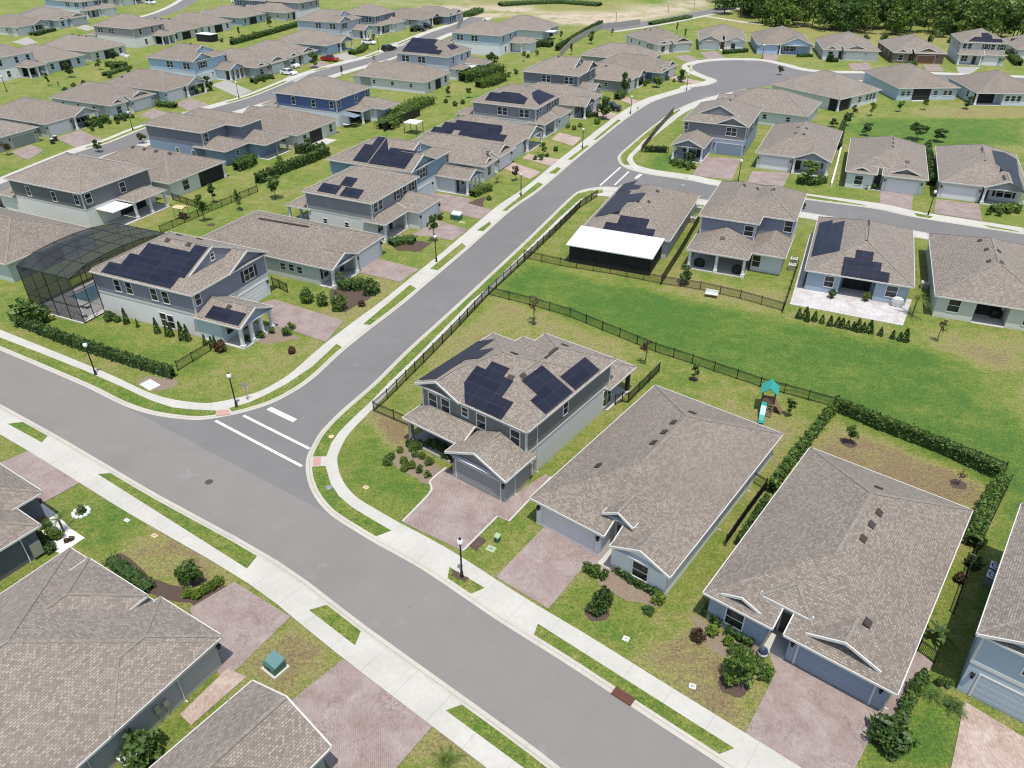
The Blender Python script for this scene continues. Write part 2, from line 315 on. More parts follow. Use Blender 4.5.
class H:
    """one house; canonical frame: the front faces -y, x runs left to right seen from the street"""
    def __init__(s,name,label,o,ang,W,D,wall,up=None,cat='house',mirror=False,group=None):
        s.t=thing(name,label,cat,(o[0],o[1],0),ang,group); s.o=Vector((o[0],o[1],0)); s.ang=ang; s.W=W; s.D=D; s.m=mirror
        s.wall=wall; s.up=up or wall; s.planes=[]; s.k=0; s.uvo=(random.random()*40,random.random()*40)
        s.roofm=MB(); s.fas=MB(); s.soff=MB(); s.wm={}; s.nwin=0
        HOUSES[name+str(len(HOUSES))]=s
    # frame
    def X(s,x): return s.W-x if s.m else x
    def pt(s,p): return (s.X(p[0]),p[1],p[2])
    def local(s,v):
        d=Vector(v)-s.o; c,n=math.cos(-s.ang),math.sin(-s.ang); return Vector((c*d.x-n*d.y,n*d.x+c*d.y,d.z))
    def rayl(s,px,py):
        r=Vector(ray(px,py)); c,n=math.cos(-s.ang),math.sin(-s.ang); return Vector((c*r.x-n*r.y,n*r.x+c*r.y,r.z))
    def on(s,side,plane,px,py):
        c=s.local(CAM); r=s.rayl(px,py); i=1 if side in 'FB' else 0
        t=(plane-c[i])/r[i]; return c+r*t
    def onz(s,px,py,z): return s.local(P(px,py,z))
    # walls
    def mb(s,mat):
        if mat not in s.wm: s.wm[mat]=MB()
        return s.wm[mat]
    def walls(s,x0,y0,x1,y1,z0,z1,mat=None,ins=.42):
        a,b=sorted((s.X(x0),s.X(x1))); s.mb(mat or ('st',s.wall)).box(a+ins,y0+ins,z0,b-ins,y1-ins,z1,bottom=False)
    def bx(s,mat,x0,y0,z0,x1,y1,z1):
        a,b=sorted((s.X(x0),s.X(x1))); s.mb(mat).box(a,y0,z0,b,y1,z1)
    # roof
    def plane(s,pts,uv):
        pts=[s.pt(p) for p in pts]; s.roofm.poly(pts,uv=[(u+s.uvo[0],v+s.uvo[1]) for u,v in uv]); s.planes.append(pts)
    def ridge(s,p,q):
        p=Vector(s.pt(p));q=Vector(s.pt(q)); d=(q-p)
        if d.length<.3: return
        w=d.cross(Vector((0,0,1))).normalized()*.13; s.roofm.beam(p-w,q-w,w*2,.03,up=.018,mi=1)
    def gutter(s,p,q,nrm):
        p=s.pt(p);q=s.pt(q); n=(-nrm[0] if s.m else nrm[0],nrm[1],0); s.fas.beam(p,q,Vector(n)*.065,.16,up=.012)
    def roof(s,x0,y0,x1,y1,z,p=.43,ax='y',e0='hip',e1='hip',gm=None,caps=True,notch=None,go=.40,gut=True):
        s.k+=1; z=z+.011*s.k
        if ax=='y': t0,t1,a0,a1=y0,y1,x0,x1; T=lambda t,a,zz:(a,t,zz)
        else: t0,t1,a0,a1=x0,x1,y0,y1; T=lambda t,a,zz:(t,a,zz)
        w=(a1-a0)/2; am=(a0+a1)/2; kz=math.sqrt(1+p*p)
        def end(e): return ('hip',w) if e=='hip' else ((e,0) if e in ('gable','none') else ('dutch',e[1]))
        k0,d0=end(e0); k1,d1=end(e1)
        if k0=='hip' and k1=='hip' and 2*w>t1-t0: d0=d1=(t1-t0)/2
        hr=lambda d: z+p*d
        full=(k0=='hip' and k1=='hip' and 2*w>t1-t0+.01)
        if full:   # wider than long: swap the ridge direction
            return s._swap(x0,y0,x1,y1,z-.011*s.k,p,ax,caps,notch)
        r0=t0+d0; r1=t1-d1; zr=z+p*w
        for sg,a in ((1,a0),(-1,a1)):
            pts=[(t0,a,z),(t1,a,z)]
            if k1=='dutch': pts.append((t1-d1,a+sg*d1,hr(d1)))
            pts.append((r1,am,zr)); pts.append((r0,am,zr))
            if k0=='dutch': pts.append((t0+d0,a+sg*d0,hr(d0)))
            s.plane([T(*q) for q in pts],[(q[0],abs(q[1]-a)*kz) for q in pts])
            if gut: s.gutter(T(t0,a,z),T(t1,a,z),(-sg,0) if ax=='y' else (0,-sg))
        for k,d,t,sg in ((k0,d0,t0,1),(k1,d1,t1,-1)):
            if k=='none': continue
            if k=='gable':
                for a in (a0,a1):
                    n=(0,-sg*.1,0) if ax=='y' else (-sg*.1,0,0)
                    s.fas.beam(s.pt(T(t,a,z)),s.pt(T(t,am,zr)),(-n[0] if s.m else n[0],n[1],0),.19,up=.02)
                g=[T(t+sg*go,a0+.3,z-.14+.3*p),T(t+sg*go,a1-.3,z-.14+.3*p),T(t+sg*go,am,zr-.14)]
                g=[T(t+sg*go,a0+.3,z-.16),T(t+sg*go,a1-.3,z-.16)]+[g[1],g[2],g[0]]
                s.mb(gm or ('sd',s.up)).poly([s.pt(q) for q in g])
            else:
                if notch and sg==1:
                    n0,n1,nd=notch
                    pts=[(t,a0,z),(t,n0,z),(t+nd,n0,hr(nd)),(t+nd,n1,hr(nd)),(t,n1,z),(t,a1,z),(t+w,am,zr)]
                    tri=tessellate_polygon([[Vector((q[1],q[0],0)) for q in pts]])
                    for i3 in tri:
                        q3=[pts[i] for i in i3]; s.plane([T(*q) for q in q3],[(q[1],abs(q[0]-t)*kz) for q in q3])
                    s.gutter(T(t,a0,z),T(t,n0,z),(0,-1)); s.gutter(T(t,n1,z),T(t,a1,z),(0,-1))
                    for a,sn in ((n0,1),(n1,-1)):
                        s.fas.beam(s.pt(T(t,a,z)),s.pt(T(t+nd,a,hr(nd))),((-sn if s.m else sn)*.08,0,0),.19,up=.02)
                    continue
                pts=[(t,a0,z),(t,a1,z)]+([(t+sg*d,a1-d,hr(d)),(t+sg*d,a0+d,hr(d))] if k=='dutch' else [(t+sg*d,am,zr)])
                s.plane([T(*q) for q in pts],[(q[1],abs(q[0]-t)*kz) for q in pts])
                s.gutter(T(t,a0,z),T(t,a1,z),(0,-sg) if ax=='y' else (-sg,0))
                if k=='dutch':
                    tt=t+sg*d
                    for a,sn in ((a0+d,1),(a1-d,-1)):
                        n=(0,-sg*.1,0) if ax=='y' else (-sg*.1,0,0)
                        s.fas.beam(s.pt(T(tt,a,hr(d))),s.pt(T(tt,am,zr)),(-n[0] if s.m else n[0],n[1],0),.16,up=.02)
                    s.mb(gm or ('sd',s.up)).poly([s.pt(T(tt+sg*.05,a0+d,hr(d)-.02)),s.pt(T(tt+sg*.05,a1-d,hr(d)-.02)),s.pt(T(tt+sg*.05,am,zr-.05))])
                if caps:
                    e=[(t+sg*d,a0+d,hr(d)),(t+sg*d,a1-d,hr(d))] if k=='dutch' else [(t+sg*d,am,zr)]*2
                    s.ridge(T(t,a0,z),T(*e[0])); s.ridge(T(t,a1,z),T(*e[1]))
        if caps: s.ridge(T(r0,am,zr),T(r1,am,zr))
        i=.02; q=[(a0+i,t0+i),(a1-i,t0+i),(a1-i,t1-i),(a0+i,t1-i)]
        if not notch and gut: s.soff.poly([s.pt(T(b,a,z-.15)) for a,b in q])
        return z
    def _swap(s,x0,y0,x1,y1,z,p,ax,caps,notch):
        s.k-=1; return s.roof(x0,y0,x1,y1,z,p,'x' if ax=='y' else 'y','hip','hip',caps=caps)
    # fittings
    def put(s,name,me,side,plane,t,z,parent=None):
        if s.m:
            if side in 'LR': side={'L':'R','R':'L'}[side]; plane=s.W-plane
            else: t=s.W-t
        loc=(t,plane,z) if side in 'FB' else (plane,t,z)
        return inst(name,me,parent or s.t,loc,ANG[side])
    def win(s,side,plane,t,z,w=.95,h=1.5,trim='white'):
        a,b=win_mesh(w,h,trim); f=s.put('window',a,side,plane,t,z); inst('pane',b,f); return f
    def winp(s,side,plane,px,py,w=.95,h=1.5):
        q=s.on(side,plane,px,py); m=s.m; s.m=False
        f=s.win(side,plane,q.x if side in 'FB' else q.y,q.z,w,h); s.m=m; return f
    def gdoor(s,side,plane,t,w=4.9,h=2.15,mat='white'):
        a,b=gdoor_mesh(w,h,MT[mat] if isinstance(mat,str) else mat); f=s.put('garage_frame',a,side,plane,t,.02); inst('garage_door',b,f)
        for k in (-1,1): s.put('wall_lamp',lamp_mesh(),side,plane,t+k*(w/2+.42),1.95)
    def door(s,side,plane,t,mat='door',w=1.0,h=2.1):
        m=MB(); m.box(-w/2,-.03,0,w/2,0,h); d=s.put('front_door',m.mesh('front_door',MT[mat]),side,plane,t,.05)
        f=MB(); b=.1; f.box(-w/2-b,-.05,0,-w/2,0,h+b); f.box(w/2,-.05,0,w/2+b,0,h+b); f.box(-w/2,-.05,h,w/2,0,h+b); f.build('door_frame',MT['trim'],d)
    def scr(s,side,plane,t,w,h=2.3,mat='screen',z=.05,bars=2):
        m=MB(); m.poly([(-w/2,-.03,0),(w/2,-.03,0),(w/2,-.03,h),(-w/2,-.03,h)]); o=s.put('screen_panel',m.mesh('screen_panel',MT[mat]),side,plane,t,z)
        b=MB()
        for i in range(bars+1):
            x=-w/2+w*i/bars; b.box(x-.03,-.06,0,x+.03,-.02,h)
        b.box(-w/2,-.06,h-.05,w/2,-.02,h); b.box(-w/2,-.06,.75,w/2,-.02,.8); b.build('screen_frame',MT['dark'],o)
        k=MB(); k.box(-w/2,-.01,0,w/2,0,h); k.build('recess_shade',MT['dark'],o)  # dark sheet on the wall stands in for the shaded recess
    def shutters(s,side,plane,t,z,w,h):
        for k in (-1,1):
            m=MB(); m.box(-.19,-.035,-h/2,.19,0,h/2); s.put('shutter',m.mesh('shutter',MT['shut']),side,plane,t+k*(w/2+.32),z)
    def spout(s,side,plane,t,z1):
        m=MB(); m.box(-.04,-.07,0,.04,-.005,z1); m.box(-.04,-.3,0,.04,-.005,.07); s.put('downspout',m.mesh('downspout',MT['trim']),side,plane,t,.02)
    def meters(s,side,plane,t):
        for k,(w,h_) in enumerate(((.35,.5),(.3,.7))): m=MB(); m.box(-w/2,-.16,0,w/2,-.005,h_); m.box(-.03,-.06,-1.0,.03,-.005,0); s.put('meter_box',m.mesh('meter_box',MT['steel']),side,plane,t+k*.6,1.1)
    def col(s,x,y,z1,r=.17,mat='white',base=True):
        m=MB(); m.box(-r,-r,0,r,r,z1)
        if base: m.box(-r-.08,-r-.08,0,r+.08,r+.08,.5); m.box(-r-.05,-r-.05,z1-.2,r+.05,r+.05,z1-.02)
        inst('column',m.mesh('column',MT[mat]),s.t,(s.X(x),y,.02))
    def floor(s,x0,y0,x1,y1,z=.1,mat='slab'):
        a,b=sorted((s.X(x0),s.X(x1))); m=MB(); m.box(a,y0,0,b,y1,z,bottom=False); m.build('porch_floor',MT[mat],s.t)
    def lintel(s,x0,y0,x1,y1,z0,z1):
        a,b=sorted((s.X(x0),s.X(x1))); m=MB(); m.box(a,y0,z0,b,y1,z1); m.build('porch_beam',MT['trim'],s.t)
    def board(s,x0,y0,x1,y1,z,h=.22,out=.03,ins=.42,sides='FBLR'):
        a,b=sorted((s.X(x0),s.X(x1))); a+=ins-out;b-=ins-out;c=y0+ins-out;d=y1-ins+out; m=MB(); e=out+.02
        if 'F' in sides: m.box(a,c,z-h/2,b,c+e,z+h/2)
        if 'B' in sides: m.box(a,d-e,z-h/2,b,d,z+h/2)
        if 'L' in sides: m.box(a,c+e,z-h/2,a+e,d-e,z+h/2)
        if 'R' in sides: m.box(b-e,c+e,z-h/2,b,d-e,z+h/2)
        m.build('band_board',MT['trim'],s.t)
    def corners(s,x0,y0,x1,y1,z0,z1,ins=.42,skip=()):
        a,b=sorted((s.X(x0),s.X(x1))); a+=ins;b-=ins;c=y0+ins;d=y1-ins; e=.035;w=.13
        for x,sx in ((a,1),(b,-1)):
            for y,sy in ((c,1),(d,-1)):
                if (sx,sy) in skip: continue
                xx=sorted((x-sx*e,x+sx*w)); yy=sorted((y-sy*e,y+sy*w)); m=MB(); m.box(xx[0],yy[0],z0,xx[1],yy[1],z1); m.build('corner_board',MT['trim'],s.t)
    # roof-mounted
    def hit(s,px,py):
        c=s.local(CAM); r=s.rayl(px,py); best=None
        for pl in s.planes:
            a=Vector(pl[0]); n=(Vector(pl[1])-a).cross(Vector(pl[2])-a); 
            if n.length<1e-6: continue
            n.normalize(); k=r.dot(n)
            if abs(k)<1e-9: continue
            t=(a-c).dot(n)/k
            if t<=0: continue
            q=c+r*t; ins=False; j=len(pl)-1
            for i in range(len(pl)):
                xi,yi=pl[i][0],pl[i][1]; xj,yj=pl[j][0],pl[j][1]
                if ((yi>q.y)!=(yj>q.y)) and (q.x<(xj-xi)*(q.y-yi)/(yj-yi+1e-12)+xi): ins=not ins
                j=i
            if ins and (best is None or t<best[0]): best=(t,q,n if n.z>0 else -n)
        return best
    def vents(s,*pix):
        for px,py in pix:
            h=s.hit(px,py)
            if not h: print('vent miss',s.t.name,px,py); continue
            o=inst('roof_vent',vent_mesh(),s.t); n=h[2]; hz=Vector((-n.x,-n.y,0))
            if hz.length<1e-4: hz=Vector((0,1,0))
            hz.normalize(); y=(hz-n*hz.dot(n)).normalized(); x=y.cross(n)
            m=Matrix((x,y,n)).transposed().to_4x4(); m.translation=h[1]-n*.02; o.matrix_local=m
    def ridgevent(s,p,q):
        a,b=s.hit(*p),s.hit(*q)
        if not a or not b: print('rv miss',s.t.name); return
        m=MB(); d=(b[1]-a[1]); w=d.cross(Vector((0,0,1))).normalized()*.16; U=Vector((0,0,.05)); m.beam(a[1]-w+U,b[1]-w+U,w*2,.1,up=.04); m.build('ridge_vent',MT['vent'],s.t)
    def solar(s,*pix):
        """panel outline as surveyed, laid 9 cm above the roof plane it is bolted to"""
        c=s.local(CAM); cx=sum(p[0] for p in pix)/len(pix); cy=sum(p[1] for p in pix)/len(pix); h=s.hit(cx,cy)
        if not h:
            for p in pix:
                h=s.hit(p[0]*.7+cx*.3,p[1]*.7+cy*.3)
                if h: break
        if not h: print('solar miss',s.t.name,cx,cy); return
        n=h[2]; a=h[1]+n*.09; hz=Vector((-n.x,-n.y,0)).normalized(); y=(hz-n*hz.dot(n)).normalized(); x=y.cross(n)
        pts=[]
        for px,py in pix:
            r=s.rayl(px,py); t=(a-c).dot(n)/r.dot(n); q=c+r*t-a; pts.append((q.dot(x),q.dot(y)))
        # square the surveyed outline up to the roof
        for k in range(len(pts)):
            j=(k+1)%len(pts); dx=abs(pts[j][0]-pts[k][0]); dy=abs(pts[j][1]-pts[k][1])
            if dx<dy*.35: m=(pts[j][0]+pts[k][0])/2; pts[k]=(m,pts[k][1]); pts[j]=(m,pts[j][1])
            elif dy<dx*.35: m=(pts[j][1]+pts[k][1])/2; pts[k]=(pts[k][0],m); pts[j]=(pts[j][0],m)
        m=MB(); L=lambda u,v,w:tuple(a+x*u+y*v+n*w)
        for t in tessellate_polygon([[Vector((p[0],p[1],0)) for p in pts]]):
            m.poly([L(*pts[i],0) for i in t],uv=[(pts[i][0]+90.3,pts[i][1]+90.2) for i in t])
        for k in range(len(pts)):
            p,q=pts[k],pts[(k+1)%len(pts)]; m.poly([L(*p,-.04),L(*q,-.04),L(*q,0),L(*p,0)],uv=[(0,0)]*4)
        m.build('solar_panel',MT['solar'],s.t)
    def done(s):
        s.roofm.build('roof',[MT['shingle'],MT['cap']],s.t)
        s.fas.build('fascia',MT['trim'],s.t)
        if s.soff.f: s.soff.build('soffit',MT['white'],s.t)
        for k,m in s.wm.items():
            mat=MT[k] if isinstance(k,str) else (stucco(k[1]) if k[0]=='st' else siding(k[1]))
            m.build('siding' if k[0]=='sd' else 'wall',mat,s.t)
        return s
def frame(se,yaw,Lx,Dy,front):
    """canonical origin and angle from the image-right near corner of the eave rectangle"""
    y=R(yaw); ex=Vector((math.cos(y),math.sin(y))); ey=Vector((-ex.y,ex.x)); se=Vector((se[0],se[1]))
    if front=='E': return se,y+R(90),Dy,Lx
    if front=='S': return se-ex*Lx,y,Lx,Dy
    if front=='W': return se-ex*Lx+ey*Dy,y-R(90),Dy,Lx
    return se+ey*Dy,y+R(180),Lx,Dy

# ---- the five plans the estate repeats
def back_side(h,D,W,lan=True,side_win=True,z=1.55,lc=None):
    if lan: h.scr('B',D-.41,W*.52 if lc is None else lc,3.6); 
    h.win('B',D-.42,W*.83,z,1.0,1.45); h.win('B',D-.42,W*.2,z,1.0,1.45)
    if side_win:
        for f in (.3,.55,.8): h.win('L',.42,D*f,1.7,.8,.9); h.win('R',W-.42,D*f,1.7,.8,.9)
def ranch_wing(h,gd='white',dormer=True,lan=True,vents=()):
    """garage left, recessed entry, gabled wing right"""
    W,D=h.W,h.D; z=2.9
    h.roof(0,0,W,D,z,notch=(7.1,8.0,2.2))
    h.walls(0,0,7.1,6,0,z-.1); h.walls(8.0-.4,-.6,W,6,0,z-.1,ins=.40); h.walls(0,2.1,W,D,0,z-.1)
    h.roof(8.0,-.6,W,3,z,.43,'y','gable','none',gm=('st',h.wall)); 
    if dormer: h.roof(6.1,1.3,8.85,4.6,3.75,.6,'y','gable','none',gm=('sd',(.06,.075,.1)))
    h.gdoor('F',.42,3.55,mat=gd); h.win('F',-.6+.40,10.55,1.5,1.25,1.5); h.door('F',2.52,7.4)
    h.bx('stone',8.0,-.24,0,W-.42,-.19,.6); h.floor(6.9,-.3,8.1,2.5)
    back_side(h,D,W,lan)
def ranch_eyebrow(h,gd='white',lan=True):
    """wing left, raised entry roof, garage right, small eyebrow gables"""
    W,D=h.W,h.D; z=2.9
    h.roof(0,0,W,D,z,notch=(5.05,5.87,2.6))
    h.walls(0,0,5.05,6,0,z-.1); h.walls(5.87-.05,.22,W,6,0,z-.1,ins=.4); h.walls(0,2.2,W,D,0,z-.1)
    h.roof(3.45,1.55,6.95,6.5,3.72,.43,'y','hip','none')
    h.lintel(4.0,1.95,6.5,2.1,3.0,3.7)
    h.roof(1.1,.5,4.0,2.6,3.16,.4,'y','gable','none',gm='dark',gut=False); h.roof(7.0,.7,11.85,3.4,3.3,.38,'y','gable','none',gm=('sd',h.up),gut=False)
    h.gdoor('F',.62,9.35,mat=gd); h.win('F',.42,2.4,1.5,1.25,1.5); h.door('F',2.62,5.45)
    h.floor(4.7,.4,6.2,2.6); back_side(h,D,W,lan)
def ranch_porch(h,gd='white',lan=True,ext=.5,gm=None,win_dark=True):
    """garage left under the hip, gabled porch right"""
    W,D=h.W,h.D; z=2.9
    h.roof(0,0,W,D,z); h.walls(0,0,7.0,6,0,z-.1); h.walls(0,2.0,W,D,0,z-.1)
    h.roof(6.7,-ext,W,3.2,z,.43,'y','gable','none',gm=gm)
    h.gdoor('F',.42,3.5,mat=gd); h.door('F',2.42,7.5); h.win('F',2.42,9.6,1.5,1.0,1.5); h.win('F',2.42,10.8,1.5,1.0,1.5); h.shutters('F',2.42,10.2,1.5,2.3,1.5)
    h.lintel(6.9,-ext+.25,W-.2,-ext+.5,2.5,2.8); h.floor(6.8,-ext+.2,W-.2,2.45)
    for x in (7.05,W-.45): h.col(x,-ext+.4,2.6)
    back_side(h,D,W,lan)
def two_gable(h,gd='white',ext=6.0,p=.43,shut=True,small_win=True,porch_cols=4,gx=6.0,low=None,siding_up=True):
    """two storeys, gable over the garage right, one-storey columned porch reaching out left, dutch gable on the roof"""
    W,D=h.W,h.D; z=5.8; lw=low or h.wall
    h.roof(0,0,W,D,z,p,'y',('dutch',2.3),'hip'); h.roof(gx,-.05,W,4.2,z,.45,'y','gable','none')
    h.walls(0,0,W,D,0,3.0,('st',lw)); h.walls(0,0,W,D,3.0,z-.1,('sd',h.up),ins=.40); h.board(0,0,W,D,3.0); h.corners(0,0,W,D,3.1,z-.15,ins=.40)
    c=(gx+W)/2; h.gdoor('F',.42,c,mat=gd); h.win('F',.40,c,4.5,1.9,1.45)
    if shut: h.shutters('F',.40,c,4.5,1.9,1.5)
    if small_win: h.win('F',.40,1.1,4.6,.7,1.3); h.win('F',2.33,W/2,z+2.0,.5,.8)
    h.roof(0,-ext,gx-.1,1.0,2.9,.43,'y','gable','none'); h.floor(.2,-ext+.2,gx-.3,.45)
    for i in range(porch_cols): h.col(.4+(gx-.9)*i/(porch_cols-1),-ext+.45,2.7)
    h.lintel(.25,-ext+.35,gx-.35,-ext+.6,2.55,2.8); h.lintel(.25,-ext+.6,.5,-.2,2.55,2.8); h.lintel(gx-.6,-ext+.6,gx-.35,-.2,2.55,2.8)
    h.walls(.2,-ext*.55,gx-.3,1.2,0,2.75,('st',lw),ins=.3); h.door('F',-ext*.55+.3,gx-1.6); h.win('F',-ext*.55+.3,1.9,1.5,1.0,1.4)
    for y in (2.2,3.4,8.0,9.2): h.win('L',.40,y,4.5); h.win('R',W-.40,y,4.5)
    for x in (2.5,5.0,9.5): h.win('B',D-.40,x,4.5)
    h.win('B',D-.42,3,1.5); h.scr('B',D-.42,8,4)
def two_hip(h,gd='white',fw=3.6,rear=True,p=.43,shut=True,gable=False,wins=True):
    """two storeys under one hip, low roof along the front and a garage reaching out right"""
    W,D=h.W,h.D; z=5.8
    h.roof(0,0,W,D,z,p); h.walls(0,0,W,D,0,3.0); h.walls(0,0,W,D,3.0,z-.1,('sd',h.up),ins=.40); h.board(0,0,W,D,3.0); h.corners(0,0,W,D,3.1,z-.15,ins=.40)
    if gable: h.roof(0,-.05,5.3,3.5,z,.43,'y','gable','none')
    h.roof(-.1,-2,6.6,2,2.9,.43,'x','hip','gable',caps=False); h.roof(6.2,-fw,W+.2,.8,2.9,.43,'y','gable' if gable else 'hip','none')
    h.walls(6.2,-fw,W+.2,1,0,2.8); h.gdoor('F',-fw+.42,(6.2+W+.2)/2,mat=gd)
    for x in (.4,6.0): h.col(x,-1.6,2.7)
    h.lintel(.2,-1.75,6.2,-1.5,2.55,2.8); h.floor(0,-1.8,6.3,.4); h.door('F',.42,4.8); h.win('F',.42,2.2,1.5,1.6,1.5)
    for x in (1.4,2.7,W*.56,W*.7,W*.88): h.win('F',.40,x,4.7,.95,1.35)
    if shut: h.shutters('F',.40,W*.56,4.7,.95,1.35); h.shutters('F',.40,W*.88,4.7,.95,1.35)
    for y in ((2.4,3.6,7.4,8.6) if wins else ()): h.win('L',.40,y,4.5); h.win('R',W-.40,y,4.5)
    for x in ((2.2,5.6,10.4) if wins else ()): h.win('B',D-.40,x,4.5)
    if rear:
        h.roof(.3,D-1,6.2,D+3.9,2.9,.43,'y','none','hip'); h.floor(.6,D-.4,5.9,D+3.6)
        for x in (.7,3.2,5.8): h.col(x,D+3.5,2.7,base=False)
        h.lintel(.5,D+3.4,6.0,D+3.6,2.5,2.8); h.scr('B',D-.42,3.2,3.6); h.win('B',D-.42,9,1.5)
# ---------------------------------------------------------------- the houses
WHT=(.68,.67,.64); LG=(.5,.5,.48); GRN=(.42,.47,.44); DKG=(.105,.105,.102); PUR=(.225,.23,.272); BLU=(.2,.3,.39); NAVY=(.075,.11,.2); PBL=(.43,.52,.6); TAN=(.45,.42,.37); SAGE=(.36,.4,.35); CRM=(.58,.58,.5)
STL=(.27,.325,.39); MGR=(.22,.225,.23)
def house(label,se,yaw,Lx,Dy,front,plan,wall,up=None,name='house',mirror=False,z=2.9,cat='house',**kw):
    p=P(se[0],se[1],z); o,a,W,D=frame((p.x,p.y),yaw,Lx,Dy,front)
    h=H(name,label,o,a,W,D,wall,up,cat,mirror)
    if plan: plan(h,**kw)
    return h
# --- far side of the near street
p=P(415.6,383,5.8)
h=H('house','two-storey charcoal corner house with dark blue solar panels, beside the striped crossing',p,R(-37.1),12.9,14.9,(.52,.52,.5),(.165,.167,.155)); z=5.8
h.roof(4.4,0,12.87,14.85,z,.46); h.roof(0,0,12.87,11.7,z,.46,'x'); h.roof(2.9,5,8.4,12.95,z,.46)
h.roof(0,-.06,5.34,3.4,z,.46,'y','gable','none')
h.walls(0,0,12.9,14.4,0,3); h.walls(0,0,12.9,11.7,3,z-.1,('sd',h.up),ins=.4); h.walls(4.4,5,12.9,14.85,3,z-.12,('sd',h.up),ins=.405)
h.board(0,0,12.9,14.85,3.0,ins=.4,sides='BR'); h.corners(0,0,12.9,14.85,3.1,5.65,ins=.4,skip=((1,-1),))
g=(.3,.3,.29)
h.roof(-.1,-2.0,7,2,2.9,.46,'x','hip','gable',caps=False); h.roof(6.45,-3.45,13.2,.8,2.9,.43,'y','gable','none')
h.walls(6.45,-3.45,13.15,1,0,2.8,('st',g)); h.gdoor('F',-3.03,9.8,mat=stucco((.27,.27,.265)))
h.floor(.1,-1.8,6.7,.4,mat='kjoint'); h.col(.5,-1.6,2.7,.2,'steel'); h.col(6.2,-1.6,2.7,.2,'steel'); h.lintel(.3,-1.8,6.4,-1.5,2.5,2.75)
h.door('F',.42,5.2); h.win('F',.42,2.2,1.4,2.4,1.6)
for q in ((433,400.2),(445.7,406.2)): h.winp('F',.4,*q,.95,1.5)
h.winp('F',.4,464.8,411.5,.6,1.0)if 0 else h.winp('F',.4,465,411.8,.7,.9); h.winp('F',.4,481.3,421.6,.95,1.5); h.winp('F',.4,515.3,437.5,.95,1.5)
h.winp('R',12.5,565.5,408,.7,1.3); h.winp('R',12.48,607,396.5,1.5,1.9)
h.roof(7.5,13.6,13.1,18.9,2.9,.43); h.floor(8,14,12.8,18.4); h.col(12.5,18.4,2.7,.18,'dark',False); h.col(8.2,18.4,2.7,.18,'dark',False); h.lintel(8,18.3,12.7,18.5,2.5,2.8)
h.win('B',14.5,5.5,4.5); h.win('B',14.5,9.5,4.5)
h.solar((421,378.5),(438,379),(463,358.5),(479,358.5),(491,349),(480.5,349),(491,340),(478,340.3))
h.solar((464,382),(476.5,366),(485.5,369),(492,361.5),(508.7,367.5),(504.5,376.5),(512.6,381),(502,397),(513,402.5),(501.5,419),(464.5,403))
h.solar((522.3,380.5),(541.3,365.2),(573,391),(547,414),(530.5,401),(537,394))
h.solar((560.5,376.5),(584.7,356.8),(599.8,369.5),(576,389.8))
h.spout('R',12.5,2.0,5.6); h.spout('R',12.73,-1.6,2.75); h.meters('R',12.48,1.0); h.vents((514.5,353.8),(510.5,378),(523.5,376.3),(565,345.5)); h.ridgevent((544.5,358),(557,348)); h.done()

h=house('single-storey pale grey house with dark entry dormer, next right of the charcoal corner house',(674,572.3),-38.0,13.1,20.9,'S',ranch_wing,(.68,.68,.655),(.5,.5,.48),lan=False,gd=stucco((.6,.585,.57)))
h.winp('F',-.2,646,567,1.25,1.5)if 0 else None
h.spout('R',12.7,-.1,2.75); h.spout('R',12.7,9,2.75); h.spout('R',12.7,15,2.75); h.vents((692.3,413),(673.1,422.8),(664,432.5),(653.3,443),(598,466)); h.done()
p=P(703.3,592.5,2.9)
h=H('house','single-storey slate blue house with two small eyebrow gables, inside the long hedge',p,R(-38.3),13.1,20.9,STL,STL); ranch_eyebrow(h,lan=False,gd=stucco((.235,.285,.35)))
h.spout('R',12.7,1.0,2.75); h.spout('L',.4,6,2.75); h.vents((879,513),(871.4,525),(863,539),(867.5,623),(878.5,488)); h.done()
p=P(977.2,633.1,5.8)
h=H('house','two-storey light blue house with white band boards, cut by the right edge',p,R(-38.5),13.1,15,(.4,.47,.53),(.36,.45,.52)); z=5.8
h.roof(0,0,13.1,15,z); h.roof(0,-.06,6.6,3.6,z,.43,'y','gable','none'); h.walls(0,0,13.1,15,0,3); h.walls(0,0,13.1,15,3,5.7,('sd',h.up),ins=.4); h.board(0,0,13.1,15,3.0,.3,ins=.4); h.corners(0,0,13.1,15,3.1,5.65,ins=.4)
h.gdoor('F',.42,3.7,mat=stucco((.36,.42,.47))); h.win('F',.4,3.8,4.6,1.6,1.4); h.done()
# --- near side of the near street (fronts face away)
p=P(218.4,640,2.9)
h=H('house','large single-storey house with stepped hip roofs and a grey green wall, lower left corner',p,R(180-31.6),16.3,22,(.33,.345,.32)); W=16.3; z=2.9
h.roof(0,.1,W,22,z); a_=h.onz(93.1,554.8,3.6); b_=h.onz(147.7,595.5,3.6); h.roof(b_.x,b_.y,a_.x,9,3.6,.43,'y','hip','none'); h.roof(0,-.35,6.4,8,z,.43)
h.walls(0,.1,W,22,0,2.8); h.walls(b_.x,b_.y,a_.x,8.5,0,3.5,ins=.43); h.walls(0,-.35,6.4,5,0,2.8,ins=.44)
h.spout('L',.4,3.2,2.75); h.spout('L',.4,9.5,2.75); h.meters('L',.4,4.4); h.gdoor('F',.1,3.2); h.win('F',-.2,10.6,1.5,1.6,1.5); h.done()
p=P(331,747,2.9)
h=H('house','single-storey house of which only a gabled roof end shows, at the bottom edge',p,R(180-37),7.3,18,(.36,.37,.36)); 
h.roof(-6,1.6,7.3,20,2.9); h.roof(0,0,7.3,7,2.9,.43,'y','gable','none'); h.walls(-6,1.6,7.3,20,0,2.8); h.walls(0,0,7.3,5,0,2.8); h.gdoor('F',.42,3.65); h.done()
